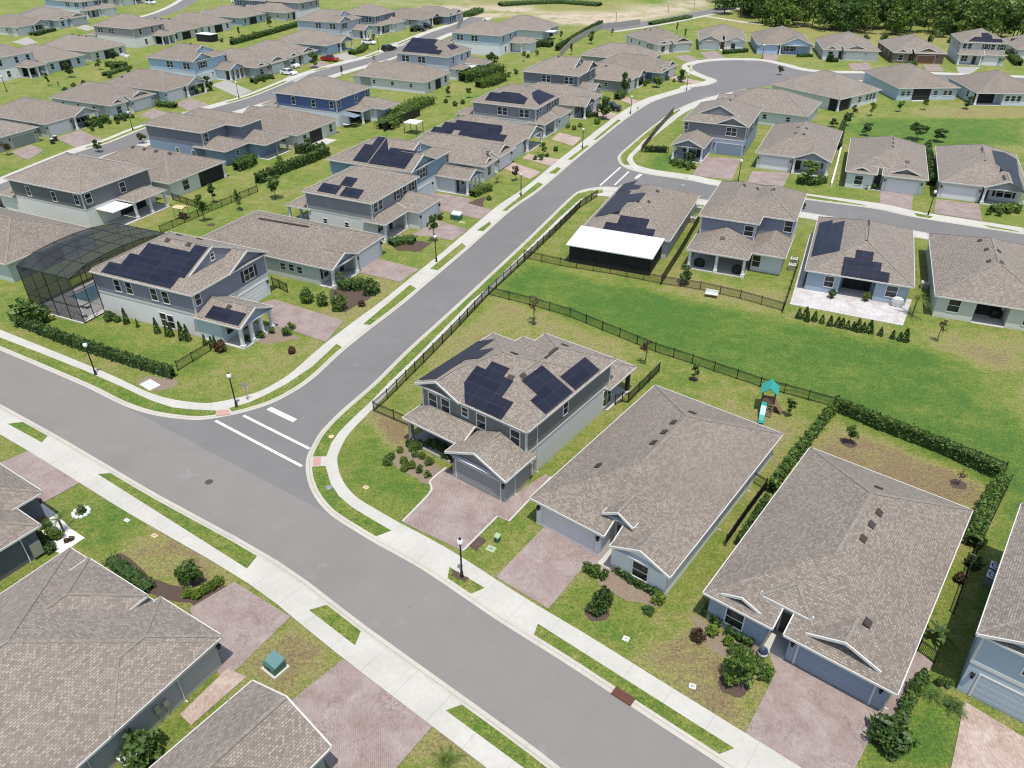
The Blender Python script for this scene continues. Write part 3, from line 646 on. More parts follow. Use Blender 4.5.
p=P(40.6,525,2.9)
h=H('house','single-storey charcoal house beside a white gravel bed, at the left edge',p,R(180-33),13,18,(.105,.115,.12),(.105,.115,.12))
h.roof(0,0,13,18,2.9); h.roof(3.4,-2.2,10.4,5,3.05,.43,'y','hip','none'); h.walls(0,0,13,18,0,2.8); h.walls(3.4,-2.2,10.4,4,0,2.9); h.gdoor('F',-1.78,6.9); h.win('F',.42,2,1.5)
m=MB(); m.bar((.36,1.6,0),(.36,1.6,2.8),.05); m.build('downspout',MT['white'],h.t); m=MB(); m.box(.12,.5,.3,.42,1.3,1.6); m.build('meter_box',MT['steel'],h.t); h.done()
# --- west side of the cross street, near to far
h=house('two-storey blue grey house with white lower walls and a mesh pool cage',(191.3,295.8),-24.3,16.5,13.3,'E',None,WHT,PUR,z=5.8); 
z=5.8; W,D=h.W,h.D
h.roof(0,0,W,D,z,.45,'y',('dutch',2.2),'hip'); h.roof(6.1,-.05,W,4.3,z,.45,'y','gable','none')
h.walls(0,0,W,D,0,3.0); h.walls(0,0,W,D,3.0,5.7,('sd',PUR),ins=.4); h.board(0,0,W,D,3.0,ins=.4); h.corners(0,0,W,D,3.1,5.65,ins=.4)
h.gdoor('F',.42,9.6); f=h.winp('F',.4,249,273.5,1.7,1.45); h.shutters('F',.4,f.location.x,f.location.z,1.7,1.5); h.winp('F',.4,197.7,299,.8,1.4); h.win('F',2.23,W/2-.3,7.6,.55,.85)
for q in ((117.5,285.5),(129,288),(154,294.5),(165.5,297.5)): h.winp('L',.4,*q,.9,1.5)
for q in ((164,319.5),(171.5,322)): h.winp('L',.42,*q,.95,1.7)
h.roof(0,-6.2,5.9,1,2.9,.45,'y','gable','none',gm=('st',(.3,.32,.36))); h.floor(.2,-6,5.6,.45)
for x in (.4,2.1,3.8,5.5): h.col(x,-5.75,2.7)
h.lintel(.25,-5.85,5.65,-5.6,2.5,2.78); h.lintel(.25,-5.6,.5,-.2,2.5,2.78); h.lintel(5.4,-5.6,5.65,-.2,2.5,2.78); h.walls(.1,-3.2,5.8,1,0,2.75,('st',(.5,.57,.55)),ins=.3); h.door('F',-2.9,4.2,'doorr'); h.win('F',-2.9,1.6,1.5,1,1.4)
h.solar((101,272),(109,261.5),(121.5,264),(130,252.5),(139,255.3),(147.5,243),(190,251.5),(194.5,245),(207.5,246.5),(185,277.5),(178.5,277),(171,288))
h.solar((205.3,317.3),(212,305.7),(245.7,313),(239,325.5))
h.vents((167.5,240.8),(188.5,245),(179,235.3),(199.5,239.5),(229,307.3)); h.win('B',D-.4 if 0 else h.D-.4,4,4.5); h.done()
h=house('single-storey pale green house with a long tan roof and a mulched palm bed',(331,270),-25.5,23.2,12.6,'E',ranch_porch,(.47,.51,.47),(.33,.36,.37),mirror=True,ext=.2,gd='white')
for x in (2.6,5.4,9.0): h.m=False; h.win('L',.42,x+3,1.6,.8,.9)
h.ridgevent((259,218.5),(309,227)); h.done()
h=house('two-storey grey house with three small solar blocks and a forward garage',(371.6,203.8),-25.5,12.7,13.4,'E',two_hip,(.62,.62,.6),(.245,.25,.255),z=5.8,gd='white',fw=4,shut=True,wins=False)
for q in ((325.5,221),(347,225)): h.winp('L',.42,*q,.7,.75)
h.solar((316.7,190.3),(324,182.5),(341.5,186),(335.5,194.3)); h.solar((339,195),(346.5,186.8),(363.8,190),(358,198.7)); h.solar((340,184.5),(346,176.3),(357.3,178.3),(352,187)); h.done()
h=house('two-storey teal blue house with a solar covered roof and white porch columns',(411,172.7),-25.5,16.7,13.3,'E',two_gable,(.55,.6,.62),(.21,.31,.37),z=5.8,mirror=True,gx=5.3,gd=stucco((.42,.5,.55)))
h.solar((354,160),(363.8,144),(373,144.5),(377.5,136.5),(386.5,137.5),(366,162.5)); h.solar((367.5,163),(387.5,137.8),(389,150),(384,155),(391,147.5),(416,151),(405.5,168.5))
h.done()
h=house('single-storey white house with rooftop satellite dish, behind the teal blue house',(485,167),-25.0,20,13,'E',ranch_eyebrow,(.62,.62,.6),(.3,.36,.36),lan=False)
m=MB(); a=h.hit(488,156)
if a: m.bar(a[1],a[1]+Vector((0,0,.6)),.04); m.lathe([(0,.62),(.25,.66),(.42,.78)],10,(a[1].x,a[1].y)); m.v=[(x,y,zz if zz>a[1].z-1 else zz+a[1].z) for x,y,zz in m.v]; m.build('satellite_dish',MT['dark'],h.t)
h.done()
h=house('single-storey white house with a wide stepped solar array along its roof',(511.2,147.5),-26,20,14,'E',ranch_porch,(.6,.6,.58),(.3,.31,.33))
h.solar((431,131),(434,126.5),(440.5,127),(446,121.5),(455,123),(457,119.7),(502.5,125.5),(502,129.5),(500,134),(507,135.2),(503.5,141.2),(457,135.3),(461,130.5),(455,129.3),(450,134.3))
h.done()
h=house('two-storey slate grey house with two jagged solar arrays on its roof',(536.8,109),-25.5,15.3,13.2,'E',two_hip,(.58,.58,.56),(.24,.25,.27),z=5.8,fw=2.6,shut=True)
h.solar((484,98.5),(492,92),(500,93),(503,91),(519,93.5),(526,98),(525,105.5)); h.solar((531,92),(539,90),(554.5,95.5),(540,105),(533,98)); h.done()
h=house('single-storey grey house with a square porch column, behind the jagged solar arrays',(584,106.7),-24,20,13,'E',ranch_porch,(.56,.56,.54),(.25,.26,.27),mirror=True); h.done()
h=house('two-storey dark grey house with four white framed windows in a row',(579.5,76.3),-24,15,13.4,'E',two_gable,(.5,.5,.49),(.175,.18,.195),z=5.8,mirror=False,gx=5.4,ext=4); h.vents((558.5,56.8)); h.done()
h=house('single-storey dark walled house with a broad hip roof, where the street starts to bend',(628.5,82),-27,20,12.5,'E',ranch_porch,(.3,.31,.31),(.2,.26,.32),mirror=False); h.vents((606,66)); h.done()
h=house('single-storey deep blue house with its gable end to the bend',(661.5,73),-30,20,12.5,'E',ranch_eyebrow,(.2,.28,.35),(.25,.36,.44),lan=False); h.done()
h=H('house','single-storey white house with black dormers beside the turning circle, left of it',(44.2,247.6),R(22),13,20,WHT,DKG); ranch_eyebrow(h,lan=False); h.vents((641,28.5),(645.7,29.3),(650.5,30)); h.done()
h=house('single-storey low brown roofed house with a grey rear wall, left of the turning circle',(601,57),-26,6.5,13,'E',None,(.3,.31,.31)); h.roof(0,-14,13,6.5,2.9); h.walls(0,-14,13,6.5,0,2.8); h.done()
# --- back to back row behind them (fronts on the middle street, backs visible)
def mrow(label,se,Lx,Dy,plan,wall,up=None,z=2.9,yaw=-25.3,**kw): return house(label,se,yaw,Lx,Dy,'W',plan,wall,up,z=z,**kw)
h=mrow('two-storey charcoal house with white lower walls and a shaded rear patio',(79.4,193.8),17,13.7,two_hip,(.68,.67,.65),(.145,.148,.153),5.8,rear=False,wins=False)
for q in ((28.5,191),(54,196.5),(76.7,200)): h.winp('R',h.W-.4,*q,.85,1.5)
for q in ((88.5,198.5),(122.5,187)): h.winp('B',h.D-.4,*q,1,1.5)
h.roof(1.0,16.2,7.6,20.5,2.9,.43,'x'); h.floor(1,16.4,11,20.4); h.col(1.3,20,2.7); h.col(4.4,20,2.7); h.col(7.3,20,2.7)
m=MB(); m.box(7.8,16.6,2.55,11.6,20.3,2.65); m.build('patio_roof',MT['white'],h.t); h.scr('B',h.D-.38,5,5); h.vents((43.8,151.5),(68.5,153.5),(105.5,156.5)); h.done()
h=mrow('single-storey cream house with a screened corner porch and four ridge vents',(168.6,183.8),21,13.4,None,(.62,.63,.55))
h.roof(0,0,h.W,h.D,2.9); h.walls(0,0,h.W,h.D-2.4,0,2.8); h.walls(6,h.D-4,h.W,h.D,0,2.8,ins=.425); h.col(.5,h.D-.5,2.8); h.scr('B',h.D-.5,3.3,5.4,2.5); h.win('B',h.D-.42,9.6,1.5,1.3,1.6); h.vents((133,147.5),(144.5,149.5),(156,151.5),(170,153.8)); h.gdoor('F',.42,4); h.done()
h=mrow('two-storey steel blue house with a stepped rear wall, between cream and taupe houses',(201,133),15,13,None,(.22,.29,.38),(.165,.18,.215),5.8)
h.roof(5.0,0,13,15,5.8); h.roof(0,2,6.5,18.6,5.8); h.walls(5.0,0,13,15,3,5.7,('sd',h.up),ins=.4); h.walls(0,2,6.5,18.6,3,5.7,('sd',h.up),ins=.405); h.walls(0,0,13,15,0,3)
h.roof(-.4,13,6.6,24,2.9); h.walls(-.4,13,6.6,22,0,2.8); h.roof(6,12,13,20,2.9); h.walls(6,12,13,19.5,0,2.8); h.corners(5.0,0,13,15,3,5.65,ins=.4)
for q in ((206.3,137.5),(240.5,132)): h.winp('B',h.D-.4,*q,.9,1.5)
h.col(.1,23.6,2.7,.15,'steel',False); h.col(3.2,23.6,2.7,.15,'steel',False); h.floor(-.3,21.6,6.4,24); h.win('B',19.08,9,1.6,.7,.9)
for q in ((177.5,150),(193.5,153)): h.winp('R',h.W-.42,*q,.7,.8)
h.done()
h=mrow('single-storey cream house with a brown sliding door and grey patio slab',(297,135.6),20,13.5,ranch_porch,(.62,.62,.54),(.5,.5,.45),lan=False,mirror=True); h.scr('B',h.D-.4,6.2,3.8,2.4); h.floor(4,h.D-.4,9,h.D+2.6,.06); h.done()
h=mrow('two-storey royal blue house with white window frames and a grey shade sail',(336,100),17,13.4,two_hip,(.6,.65,.69),(.085,.135,.27),5.8,rear=False,wins=False)
for q in ((293.5,100.5),(313.5,103.3),(331.5,105)): h.winp('R',h.W-.4,*q,.9,1.5)
for q in ((339.2,104),(356,98.5),(366.5,94)): h.winp('B',h.D-.4,*q,.85,1.5)
h.roof(-.5,13,6.0,24,2.9); h.walls(-.5,13,6,22,0,2.8); h.roof(5.5,16.4,9.6,20.8,2.9); h.col(9.2,20.4,2.7); h.col(6,20.4,2.7); h.scr('B',17.2,7.6,3.4)
m=MB(); m.poly([(9.9,17.2,2.6),(13,17.2,2.7),(12.6,20.6,2.3),(9.9,20.6,2.2)]); m.poly([(9.9,17.2,2.56),(13,17.2,2.66),(12.6,20.6,2.26),(9.9,20.6,2.16)]); m.build('shade_sail',plain('blue_grey_canvas',(.16,.2,.24),.8),h.t)
h.vents((306,73.5),(320.5,75.5)); h.done()
h=mrow('single-storey white house with an open rear doorway, below a solar roofed house',(425,82.5),22,13.2,ranch_porch,(.63,.63,.61),mirror=True,lan=False); h.scr('B',h.D-.4,7,2.6); h.done()
h=mrow('two-storey pale blue grey house under one large block of solar panels',(448.4,57.5),16.5,13.6,two_hip,(.66,.67,.67),(.44,.51,.55),5.8,rear=False)
h.roof(7.8,16,12.6,20,2.9); h.walls(7.8,15,12.6,19.6,0,2.8); h.roof(-.6,14,5,22.5,2.9); h.walls(-.6,14,5,22.5,0,2.8); m=MB(); m.box(4.6,16.7,2.5,8.2,20.4,2.6); m.build('patio_roof',MT['white'],h.t); h.scr('B',19.2,10,4); h.win('B',22.1,2,1.5)
h.solar((403.5,51),(411,37.5),(437,39.3),(435,44.5),(438,47),(436,49.5),(442,50.3),(440,54.5)); h.solar((447,45.5),(452.5,43.3),(458,47),(452,50)); h.done()
h=mrow('two-storey sky blue house with a tall plain hip roof, near the open field',(500,36),16.8,13.6,two_hip,(.64,.67,.69),(.38,.48,.58),5.8); h.roof(-.6,14,5,23,2.9); h.walls(-.6,14,5,23,0,2.8); h.vents((473,19.5),(485,20.3)); h.done()
h=mrow('single-storey grey house with a white patio cover, last before the sand lot',(543,31),20,15,None,(.52,.54,.55)); h.roof(0,0,h.W,h.D,2.9); h.walls(0,0,h.W,h.D,0,2.8); m=MB(); m.box(9.5,20,2.4,13.6,23,2.52); m.build('patio_roof',MT['white'],h.t); h.win('B',h.D-.42,3,1.5); h.scr('B',h.D-.41,7,3); h.done()
h=mrow('single-storey pale green walled house with a tan hip roof, behind the pool cage',(5.5,264.5),21,13.6,ranch_porch,(.47,.55,.5),mirror=False); h.done()
# --- across the middle street (fronts visible)
def wrow(label,se,Lx,Dy,plan,wall,up=None,z=2.9,yaw=-25.3,**kw): return house(label,se,yaw,Lx,Dy,'E',plan,wall,up,z=z,**kw)
h=wrow('single-storey olive house with an olive garage door, at the left edge by the middle street',(5,136),20,7,None,SAGE); h.roof(-6,0,7.4,20,2.9); h.walls(-6,0,7.4,20,0,2.8); h.gdoor('F',.42,3.7,mat=stucco((.26,.3,.24))); h.done()
h=wrow('single-storey pale sage house with a gabled porch beside its white garage',(43.8,124.4),20,13,ranch_porch,(.5,.54,.5),(.4,.41,.42),ext=.6); h.done()
h=wrow('single-storey mint white house with two eyebrow gables over its front',(110,106),20,13.2,ranch_eyebrow,(.56,.62,.58),(.5,.55,.53),lan=False); h.done()
h=wrow('single-storey seafoam house with a navy shuttered porch window beside its garage',(164,91.4),21,13.2,ranch_porch,(.5,.58,.57),(.45,.5,.5)); h.vents((122,77)); h.done()
h=wrow('two-storey sky blue gabled house with a columned side porch',(192.4,62),16.6,13.2,two_gable,(.58,.66,.72),(.36,.5,.62),5.8,mirror=True,gx=6.0,ext=5); h.vents((179.5,43),(190.5,44)); h.done()
h=wrow('single-storey grey house with twin peaked dormers, after the sky blue gabled house',(256,68),21,13.4,ranch_eyebrow,(.36,.38,.38),(.5,.5,.48),lan=False); h.done()
h=wrow('single-storey house with eyebrow gables behind two parked white cars',(289,58),20,13.4,ranch_eyebrow,(.45,.46,.45),(.5,.5,.47),lan=False); h.done()
h=wrow('single-storey blue house with a blue garage beside the red pickup',(326,46),20,13.4,ranch_porch,(.26,.36,.46),(.3,.32,.36),gd=stucco((.33,.44,.53))); h.done()
h=wrow('two-storey lavender grey house with a dutch gable, above the red pickup',(338.5,23),17.6,13.2,two_gable,(.5,.54,.6),(.42,.46,.54),5.8,mirror=True,gx=6,ext=4.5); h.vents((327,8.5),(336,9.3)); h.done()
h=wrow('two-storey grey blue house with a pale green forward garage',(375,16.2),14,13.6,two_hip,(.6,.64,.66),(.2,.25,.31),5.8,rear=False); h.done()
h=wrow('single-storey house with a dark gabled garage, near the end of the middle street',(422,20),18,12,ranch_porch,(.5,.54,.55),(.2,.22,.25)); h.done()
h=wrow('single-storey navy house, last one before the taupe perimeter fence',(448,16.5),18,11,ranch_eyebrow,(.18,.22,.28),(.16,.19,.25),lan=False); h.done()
# --- the row beyond (backs visible)
h=mrow('two-storey white house with a small columned rear porch, at the left edge',(-12,60),16,13.5,two_hip,(.66,.69,.7),(.62,.66,.68),5.8); h.done()
h=mrow('single-storey powder blue house with a recessed rear patio, left of three plain houses',(44.4,63),20,13.5,ranch_porch,(.46,.54,.6),(.4,.46,.5)); h.done()
h=mrow('single-storey cream house with a dark rear patio full of white furniture',(89.4,52),22,13.4,ranch_porch,(.56,.56,.48),(.4,.4,.4),mirror=True); h.vents((72.5,34.5),(79,35.5),(86.5,36.4),(92.5,36.2)); h.done()
h=mrow('two-storey taupe house with white lower storey and screened rear porch',(132,29),18,13.6,two_hip,(.66,.65,.62),(.36,.34,.33),5.8); h.vents((116,12.3),(123.7,13)); h.done()
h=mrow('single-storey cream house with a wide dark rear porch, beside a black screened pen',(171,33),20,14,ranch_porch,(.54,.54,.46)); h.vents((155.5,18.2),(161.5,19),(169,19)); h.done()
h=mrow('single-storey white house with a black rear opening, near the far curving road',(203,26.5),20,14.3,ranch_porch,(.66,.67,.66),mirror=True); h.done()
h=mrow('single-storey teal house with a broad screened rear porch',(241,18),20,13.5,ranch_porch,(.34,.44,.48)); h.done()
h=mrow('two-storey indigo house at the top edge, left of the small grey porch house',(264.4,1.2),16,13,two_hip,(.5,.54,.58),(.17,.22,.3),5.8,rear=False); h.done()
h=mrow('single-storey grey house with a small columned rear porch, at the top edge',(285,13),20,13.4,ranch_porch,(.46,.47,.44)); h.done()
h=mrow('two-storey violet grey house with white lower walls, furthest along the top edge',(299,3),16,13,two_hip,(.6,.6,.6),(.3,.31,.37),5.8,rear=False); h.done()
# --- furthest row on the left
h=wrow('single-storey white garage house with gabled porch, top left corner',(15,27.5),18,13,ranch_porch,(.66,.66,.63),(.4,.43,.46)); h.done()
h=wrow('single-storey ice blue house with a dark garage, top left',(56.5,20.5),21,13.4,ranch_eyebrow,(.46,.56,.62),(.6,.62,.6),gd='cushion',lan=False); h.done()
h=wrow('two-storey powder blue house along the top edge, with a low white wing',(80,2),21,13,two_hip,(.62,.67,.7),(.42,.53,.62),5.8,rear=False); h.done()
h=wrow('single-storey white house with grey roof, top edge beside the powder blue house',(121,-1),16,13,ranch_porch,(.6,.6,.58)); h.done()
# --- right hand block, backs to the green
h=house('single-storey house with a white patio roof over a black screened room',(670,241.3),-23.6,12.9,20.2,'N',None,(.5,.52,.52)); W,D=h.W,h.D
h.roof(0,0,W,D,2.9); h.walls(0,0,W,D,0,2.8); h.gdoor('F',.42,3.5)
m=MB(); m.beam((.9,D+.3,3.12),(W+.1,D+.3,3.12),(0,0.001,0),.0)if 0 else None
a=[(.75,D-.1,3.14),(W+.15,D-.1,3.14),(W+.15,D+6.4,2.75),(.75,D+6.4,2.75)]; m=MB(); m.poly(a); m.poly([(x,y,zz-.12) for x,y,zz in a])
for i in range(4):
    p_,q_=a[i],a[(i+1)%4]; m.poly([p_,q_,(q_[0],q_[1],q_[2]-.12),(p_[0],p_[1],p_[2]-.12)])

for i in range(1,12):
    x=.75+(W-.6)*i/12; m.beam((x-.03,D-.1,3.14),(x-.03,D+6.4,2.75),(.06,0,0),.01,up=.035)
m.build('patio_roof',MT['ribwhite'],h.t)
m=MB(); m.poly([(1.1,D+5.9,0),(W-.3,D+5.9,0),(W-.3,D+5.9,2.68),(1.1,D+5.9,2.68)])
for x in (1.1,W-.3): m.poly([(x,D-.4,0),(x,D+5.9,0),(x,D+5.9,2.7),(x,D-.4,3.0)])
m.build('insect_screen',MT['screen'],h.t); m=MB()
for i in range(7): x=1.1+(W-1.4)*i/6; m.box(x-.04,D+5.86,0,x+.04,D+5.95,2.68)
m.box(1.1,D+5.86,1.0,W-.3,D+5.95,1.06); m.build('screen_frame',MT['black'],h.t); h.floor(1.1,D-.3,W-.3,D+5.85,.1)
m=MB(); m.box(5.6,D+2,.1,7.6,D+3.2,.8); m.box(9,D+1.4,.1,10,D+2.6,.75); m.build('patio_table',MT['wood'],h.t)
for y in (5,9,14): h.win('L',.42,y,1.6,.8,1)
h.solar((595,217),(616,194),(623,197),(634.5,179.5),(641,186.5),(631.5,190.5),(639,193.8),(619.5,201.5))if 0 else None
h.solar((594,216.5),(621,188.5),(632,190.5),(627.5,194.5),(643.5,192.5),(645.5,192.8),(639,201),(627,201.5),(620,210.5),(605,215))
h.solar((616,193),(623.5,184),(637,180),(634,184.5),(641,185.5),(639,188.5),(629,189))
h.solar((602.5,231),(605.5,221.8),(616.5,222.8),(621.5,215),(649,219.3),(646.5,228.3),(655.5,229.5),(652.5,238))
h.vents((657.3,191.4),(648.8,202)); h.done()
h=house('two-storey dusty blue house with an open white columned rear patio',(759.5,224.5),-24.6,8.3,15.5,'N',None,(.6,.62,.62),(.215,.23,.29),z=5.8); W,D=h.W,h.D  # canonical x=0 at the inner corner
h.roof(0,0,W,D,5.8,.45); h.roof(-4.4,0,4,D-3.3,5.8,.45); h.walls(-4.4,0,W,D-3.3,0,3); h.walls(0,2,W,D,0,3,ins=.41); h.walls(0,0,W,D,3,5.7,('sd',h.up),ins=.4); h.walls(-4.4,0,4,D-3.3,3,5.68,('sd',h.up),ins=.405)
h.corners(0,0,W,D,3,5.65,ins=.4); h.roof(0,D-4,W,D+5.5,2.9); h.roof(-4.4,D-6,.4,D+.1+3.3-3.2+2.9,2.9); h.walls(-4.4,D-5,.4,D+2.6,0,2.8)
h.floor(.3,D-.3,W-.2,D+5.2); h.lintel(.3,D+4.9,W-.3,D+5.15,2.5,2.78)
for x in (.5,W/2,W-.5): h.col(x,D+5,2.7)
for k,(x,w) in enumerate(((2.2,2.0),(5.6,1.6))): h.win('B',D-.41,x,1.35,w,2.0)
h.winp('B',D-.4,748.8,231,1.15,1.4); h.winp('B',D-3.7,788.5,226.5,1.0,1.5); h.winp('B',D+2.18,756.3,261,1.0,1.6)
h.gdoor('F',.42,1,mat='white'); h.vents((722.5,238.5),(757.5,189),(744.3,185.5),(773.5,190)); h.done()
h=house('single-storey light blue house with solar panels and a wide pale paver terrace',(914.6,287.5),-23.4,12.9,20.1,'N',None,(.31,.385,.445)); W,D=h.W,h.D
h.roof(0,0,W,D,2.9); h.walls(0,0,W,D-2.6,0,2.8); h.walls(0,D-4,4.7,D,0,2.8,ins=.425); h.walls(8.0,D-4,W,D,0,2.8,ins=.425); h.gdoor('F',.42,9)
h.scr('B',D-2.9,6.35,3.3,2.5,bars=3); h.floor(4.3,D-3,8.4,D-.2,.09); h.winp('B',D-.42,829,281.5,1.1,1.4); h.winp('B',D-.42,891.5,291.5,1.25,1.4)
h.solar((811,254.8),(820.2,222),(833,220.3),(832,223),(845,221),(839,251.8))
h.solar((840.3,274.5),(845,257),(854.5,257.8),(857,250),(874.2,251.8),(872.5,261.3),(882.3,262.8),(880.5,271.3),(890.5,273),(888,282.5))
h.ridgevent((866.5,241),(869,220.5)); h.ridgevent((847.5,214.5),(848,209.3)); h.done()
p=P(935.4,295.6,2.9)
o_,a_,W_,D_=frame((p.x+13.1*math.cos(R(-22.5)),p.y+13.1*math.sin(R(-22.5))),-22.5,13.1,21,'N'); h=H('house','single-storey pale sage house with a plain shingle roof, right edge behind the green',o_,a_,W_,D_,(.54,.56,.49)); W,D=h.W,h.D
h.roof(0,0,W,D,2.9); h.walls(0,0,W,D-2.6,0,2.8); h.walls(0,D-4,5.3,D,0,2.8,ins=.425); h.walls(8.0,D-4,W,D,0,2.8,ins=.425); h.scr('B',D-2.95,6.6,2.6,2.4); h.floor(4.9,D-3,8.4,D-.2,.09)
h.winp('B',D-.42,954,305.5,1.25,1.6); h.win('B',D-.42,2.6,1.55,1.2,1.6); h.vents((979.8,240.8),(986.5,249.7),(999,251.5),(988.7,261.5),(1002,263)); h.gdoor('F',.42,9); h.done()
# --- north side of the side street (fronts visible)
p=P(682.5,120,5.8)
h=H('house','two-storey slate grey house with blue garage and gabled porch, on the side street corner',p,R(-24.8),12.7,15.2,(.28,.34,.43),(.19,.195,.205)); two_gable(h,ext=7,gx=6.3,gd=stucco((.2,.26,.34)),shut=False,small_win=False,p=.45,porch_cols=3); h.winp('F',.4,686,125.5,.8,1.3); h.vents((719,98.8),(730,100)); h.done()
p=P(755.6,152.5,2.9)
h=H('house','single-storey white house with a grey gabled porch behind a shaggy shrub',p,R(-25),13.2,21.5,(.62,.62,.59),(.28,.28,.28)); ranch_porch(h); h.vents((798,127.5),(806.5,128.5),(795.5,133.5),(804,134.3)); h.done()
p=P(845.5,171,2.9)
h=H('house','single-storey white house with stacked little gables over its entry',p,R(-22.8),13,21.4,(.62,.63,.6),(.26,.25,.25)); ranch_eyebrow(h,lan=False); h.vents((893,139),(892.8,143),(892.5,146.7),(907.3,162.3)); h.done()
p=P(939,181,2.9)
h=H('house','single-storey cream house with one stepped solar strip, right end of the side street',p,R(-23.6),13.2,21.6,(.62,.61,.57),(.3,.3,.3)); ranch_porch(h)
h.solar((992.3,150.3),(1005,152.5),(1018,160),(1023,178.5),(1019,187),(1014,183.5),(1010,172),(1002,170),(999,165.3),(996,163)); h.ridgevent((985,161),(981.7,148)); h.ridgevent((1005,180),(1003.5,175.5)); h.done()
# --- behind the upper green
h=house('single-storey white house with a shingle hip roof, left end of the upper green',(808,116.5),-30,20,14.5,'W',ranch_porch,(.6,.64,.62),lan=False); h.vents((777,84.8)if 0 else (788,90)); h.done()
h=house('single-storey white house with a black screened corner porch, facing the upper green',(840.5,99.5),-54,19.5,16.6,'W',None,(.6,.61,.58)); h.roof(0,0,h.W,h.D,2.9); h.walls(0,0,h.W,h.D-2.5,0,2.8); h.walls(0,h.D-4,h.W-5,h.D,0,2.8,ins=.425); h.col(h.W-.5,h.D-.5,2.8); h.scr('B',h.D-.5,h.W-2.6,4,2.6); h.scr('R',h.W-.5,h.D-2.6,4,2.6)
for x in (2.2,3.6,5.0,8): h.win('B',h.D-.42,x,1.6,.9,1.3)
h.gdoor('F',.42,5); h.done()
h=house('single-storey steel blue house with a black screened porch, middle of the upper green',(961,87.6),2,15.2,20,'N',None,(.42,.5,.56)); h.roof(0,0,h.W,h.D,2.9); h.walls(0,0,h.W,h.D,0,2.8); h.scr('B',h.D-.4,9,4.2,2.6); h.floor(7,h.D-.3,11.4,h.D+.8,.08)
for x in (2,3.2,5.6,12.2,13.5): h.win('B',h.D-.42,x,1.6,.9,1.0)
h.gdoor('F',.42,4); h.done()
h=house('single-storey pale blue house with an open rear patio, right end of the upper green',(1046,93.8),-4,15.5,17,'N',None,(.52,.58,.63)); h.roof(0,0,h.W,h.D,2.9); h.walls(0,0,h.W,h.D-2.4,0,2.8); h.walls(0,h.D-4,9.4,h.D,0,2.8,ins=.425); h.col(h.W-.5,h.D-.5,2.8); h.scr('B',h.D-2.8,12.2,4.6,2.5); h.floor(9,h.D-2.6,h.W-.3,h.D-.2,.1)
for x in (5.4,6.7,8): h.win('B',h.D-.42,x,1.6,.9,1.2)
for y in (6,12): h.win('R',h.W-.42,y,1.6,1,1.3)
h.done()
# --- along the wood
def fr(label,fl,yaw,W,D,plan,wall,up=None,z=2.9,**kw):
    p=P(fl[0],fl[1],z); h=H('house',label,p,R(yaw),W,D,wall,up); plan(h,**kw); return h
h=fr('single-storey white house with a gabled white garage at the head of the turning circle',(698.7,40),-11,14.5,19,ranch_wing,WHT,(.4,.4,.38),lan=False,dormer=False); h.roof(.3,-.3,6.6,3,2.9,.45,'y','gable','none'); h.done()
h=fr('single-storey blue house with an arched entry tower, left of the wood',(757,44),-9,16.5,20,ranch_porch,(.4,.52,.66),(.4,.52,.66),gd=stucco((.36,.46,.58)),lan=False); h.done()
h=fr('single-storey white house with a tall framed black entry, in front of the wood',(823,49.4),-11.5,16,19,ranch_eyebrow,(.66,.66,.64),(.5,.5,.5),lan=False); h.done()
h=fr('single-storey brown house with a brown garage door, in front of the wood',(893.5,52.5),-9,14.6,19.5,ranch_eyebrow,(.2,.15,.11),(.2,.16,.12),gd=stucco((.22,.115,.075)),lan=False); h.done()
h=fr('two-storey white house with dark panels stepped across its front roof, by the wood',(961,41.9),-15,12.4,14.2,two_hip,(.66,.66,.64),(.5,.5,.48),5.8,rear=False,fw=1.2)
h.solar((968.5,41),(975,37),(981,36.5),(982.5,33),(988,32.6),(991.5,35.5),(993,38),(1002,40),(1003,42.3)); h.done()
h=fr('single-storey white house cut by the right edge, past the hedge by the wood',(1016,49),-15,14,18,ranch_porch,(.62,.64,.66)); h.done()
# ---------------------------------------------------------------- streets
def smooth(pts,n=6):
    out=[]; m=len(pts)
    for i in range(m-1):
        p0=pts[max(i-1,0)];p1=pts[i];p2=pts[i+1];p3=pts[min(i+2,m-1)]
        for k in range(n):
            t=k/n; out.append(.5*((2*p1)+(p2-p0)*t+(2*p0-5*p1+4*p2-p3)*t*t+(3*p1-p0-3*p2+p3)*t**3))
    out.append(pts[-1]); return out
def W2(pix,z=0): return [Vector((P(x,y,z).x,P(x,y,z).y)) for x,y in pix]
def offs(pl,d):
    o=[]
    for i in range(len(pl)):
        t=(pl[min(i+1,len(pl)-1)]-pl[max(i-1,0)])
        if t.length<1e-9: t=Vector((1,0))
        t.normalize(); o.append(pl[i]+Vector((-t.y,t.x))*d)
    return o
def ribbon(name,pl,prof,mat,wf=None):
    """strip along a line: prof = [(offset, height), ...]"""
    m=MB(); L=[]; u=[0]
    for o,_ in prof:
        a=offs(pl,o)
        if wf and abs(o)>.65: a=[pl[i]+(a[i]-pl[i])*wf(i) for i in range(len(pl))]
        L.append(a)
    for i in range(1,len(pl)): u.append(u[-1]+(pl[i]-pl[i-1]).length)
    for k in range(len(prof)-1):
        for i in range(len(pl)-1):
            a,b,c,d=L[k][i],L[k][i+1],L[k+1][i+1],L[k+1][i]; z0,z1=prof[k][1],prof[k+1][1]
            m.poly([(a.x,a.y,z0),(b.x,b.y,z0),(c.x,c.y,z1),(d.x,d.y,z1)],uv=[(u[i],0),(u[i+1],0),(u[i+1],1),(u[i],1)])
    return tag(m.build(name,mat),kind='structure')
def sheet(name,pts,z,mat,thick=None):
    m=MB(); m.prism([(p.x,p.y) for p in pts],0 if thick is None else z-thick,z,sides=thick is not None); o=m.build(name,mat); return tag(o,kind='structure')
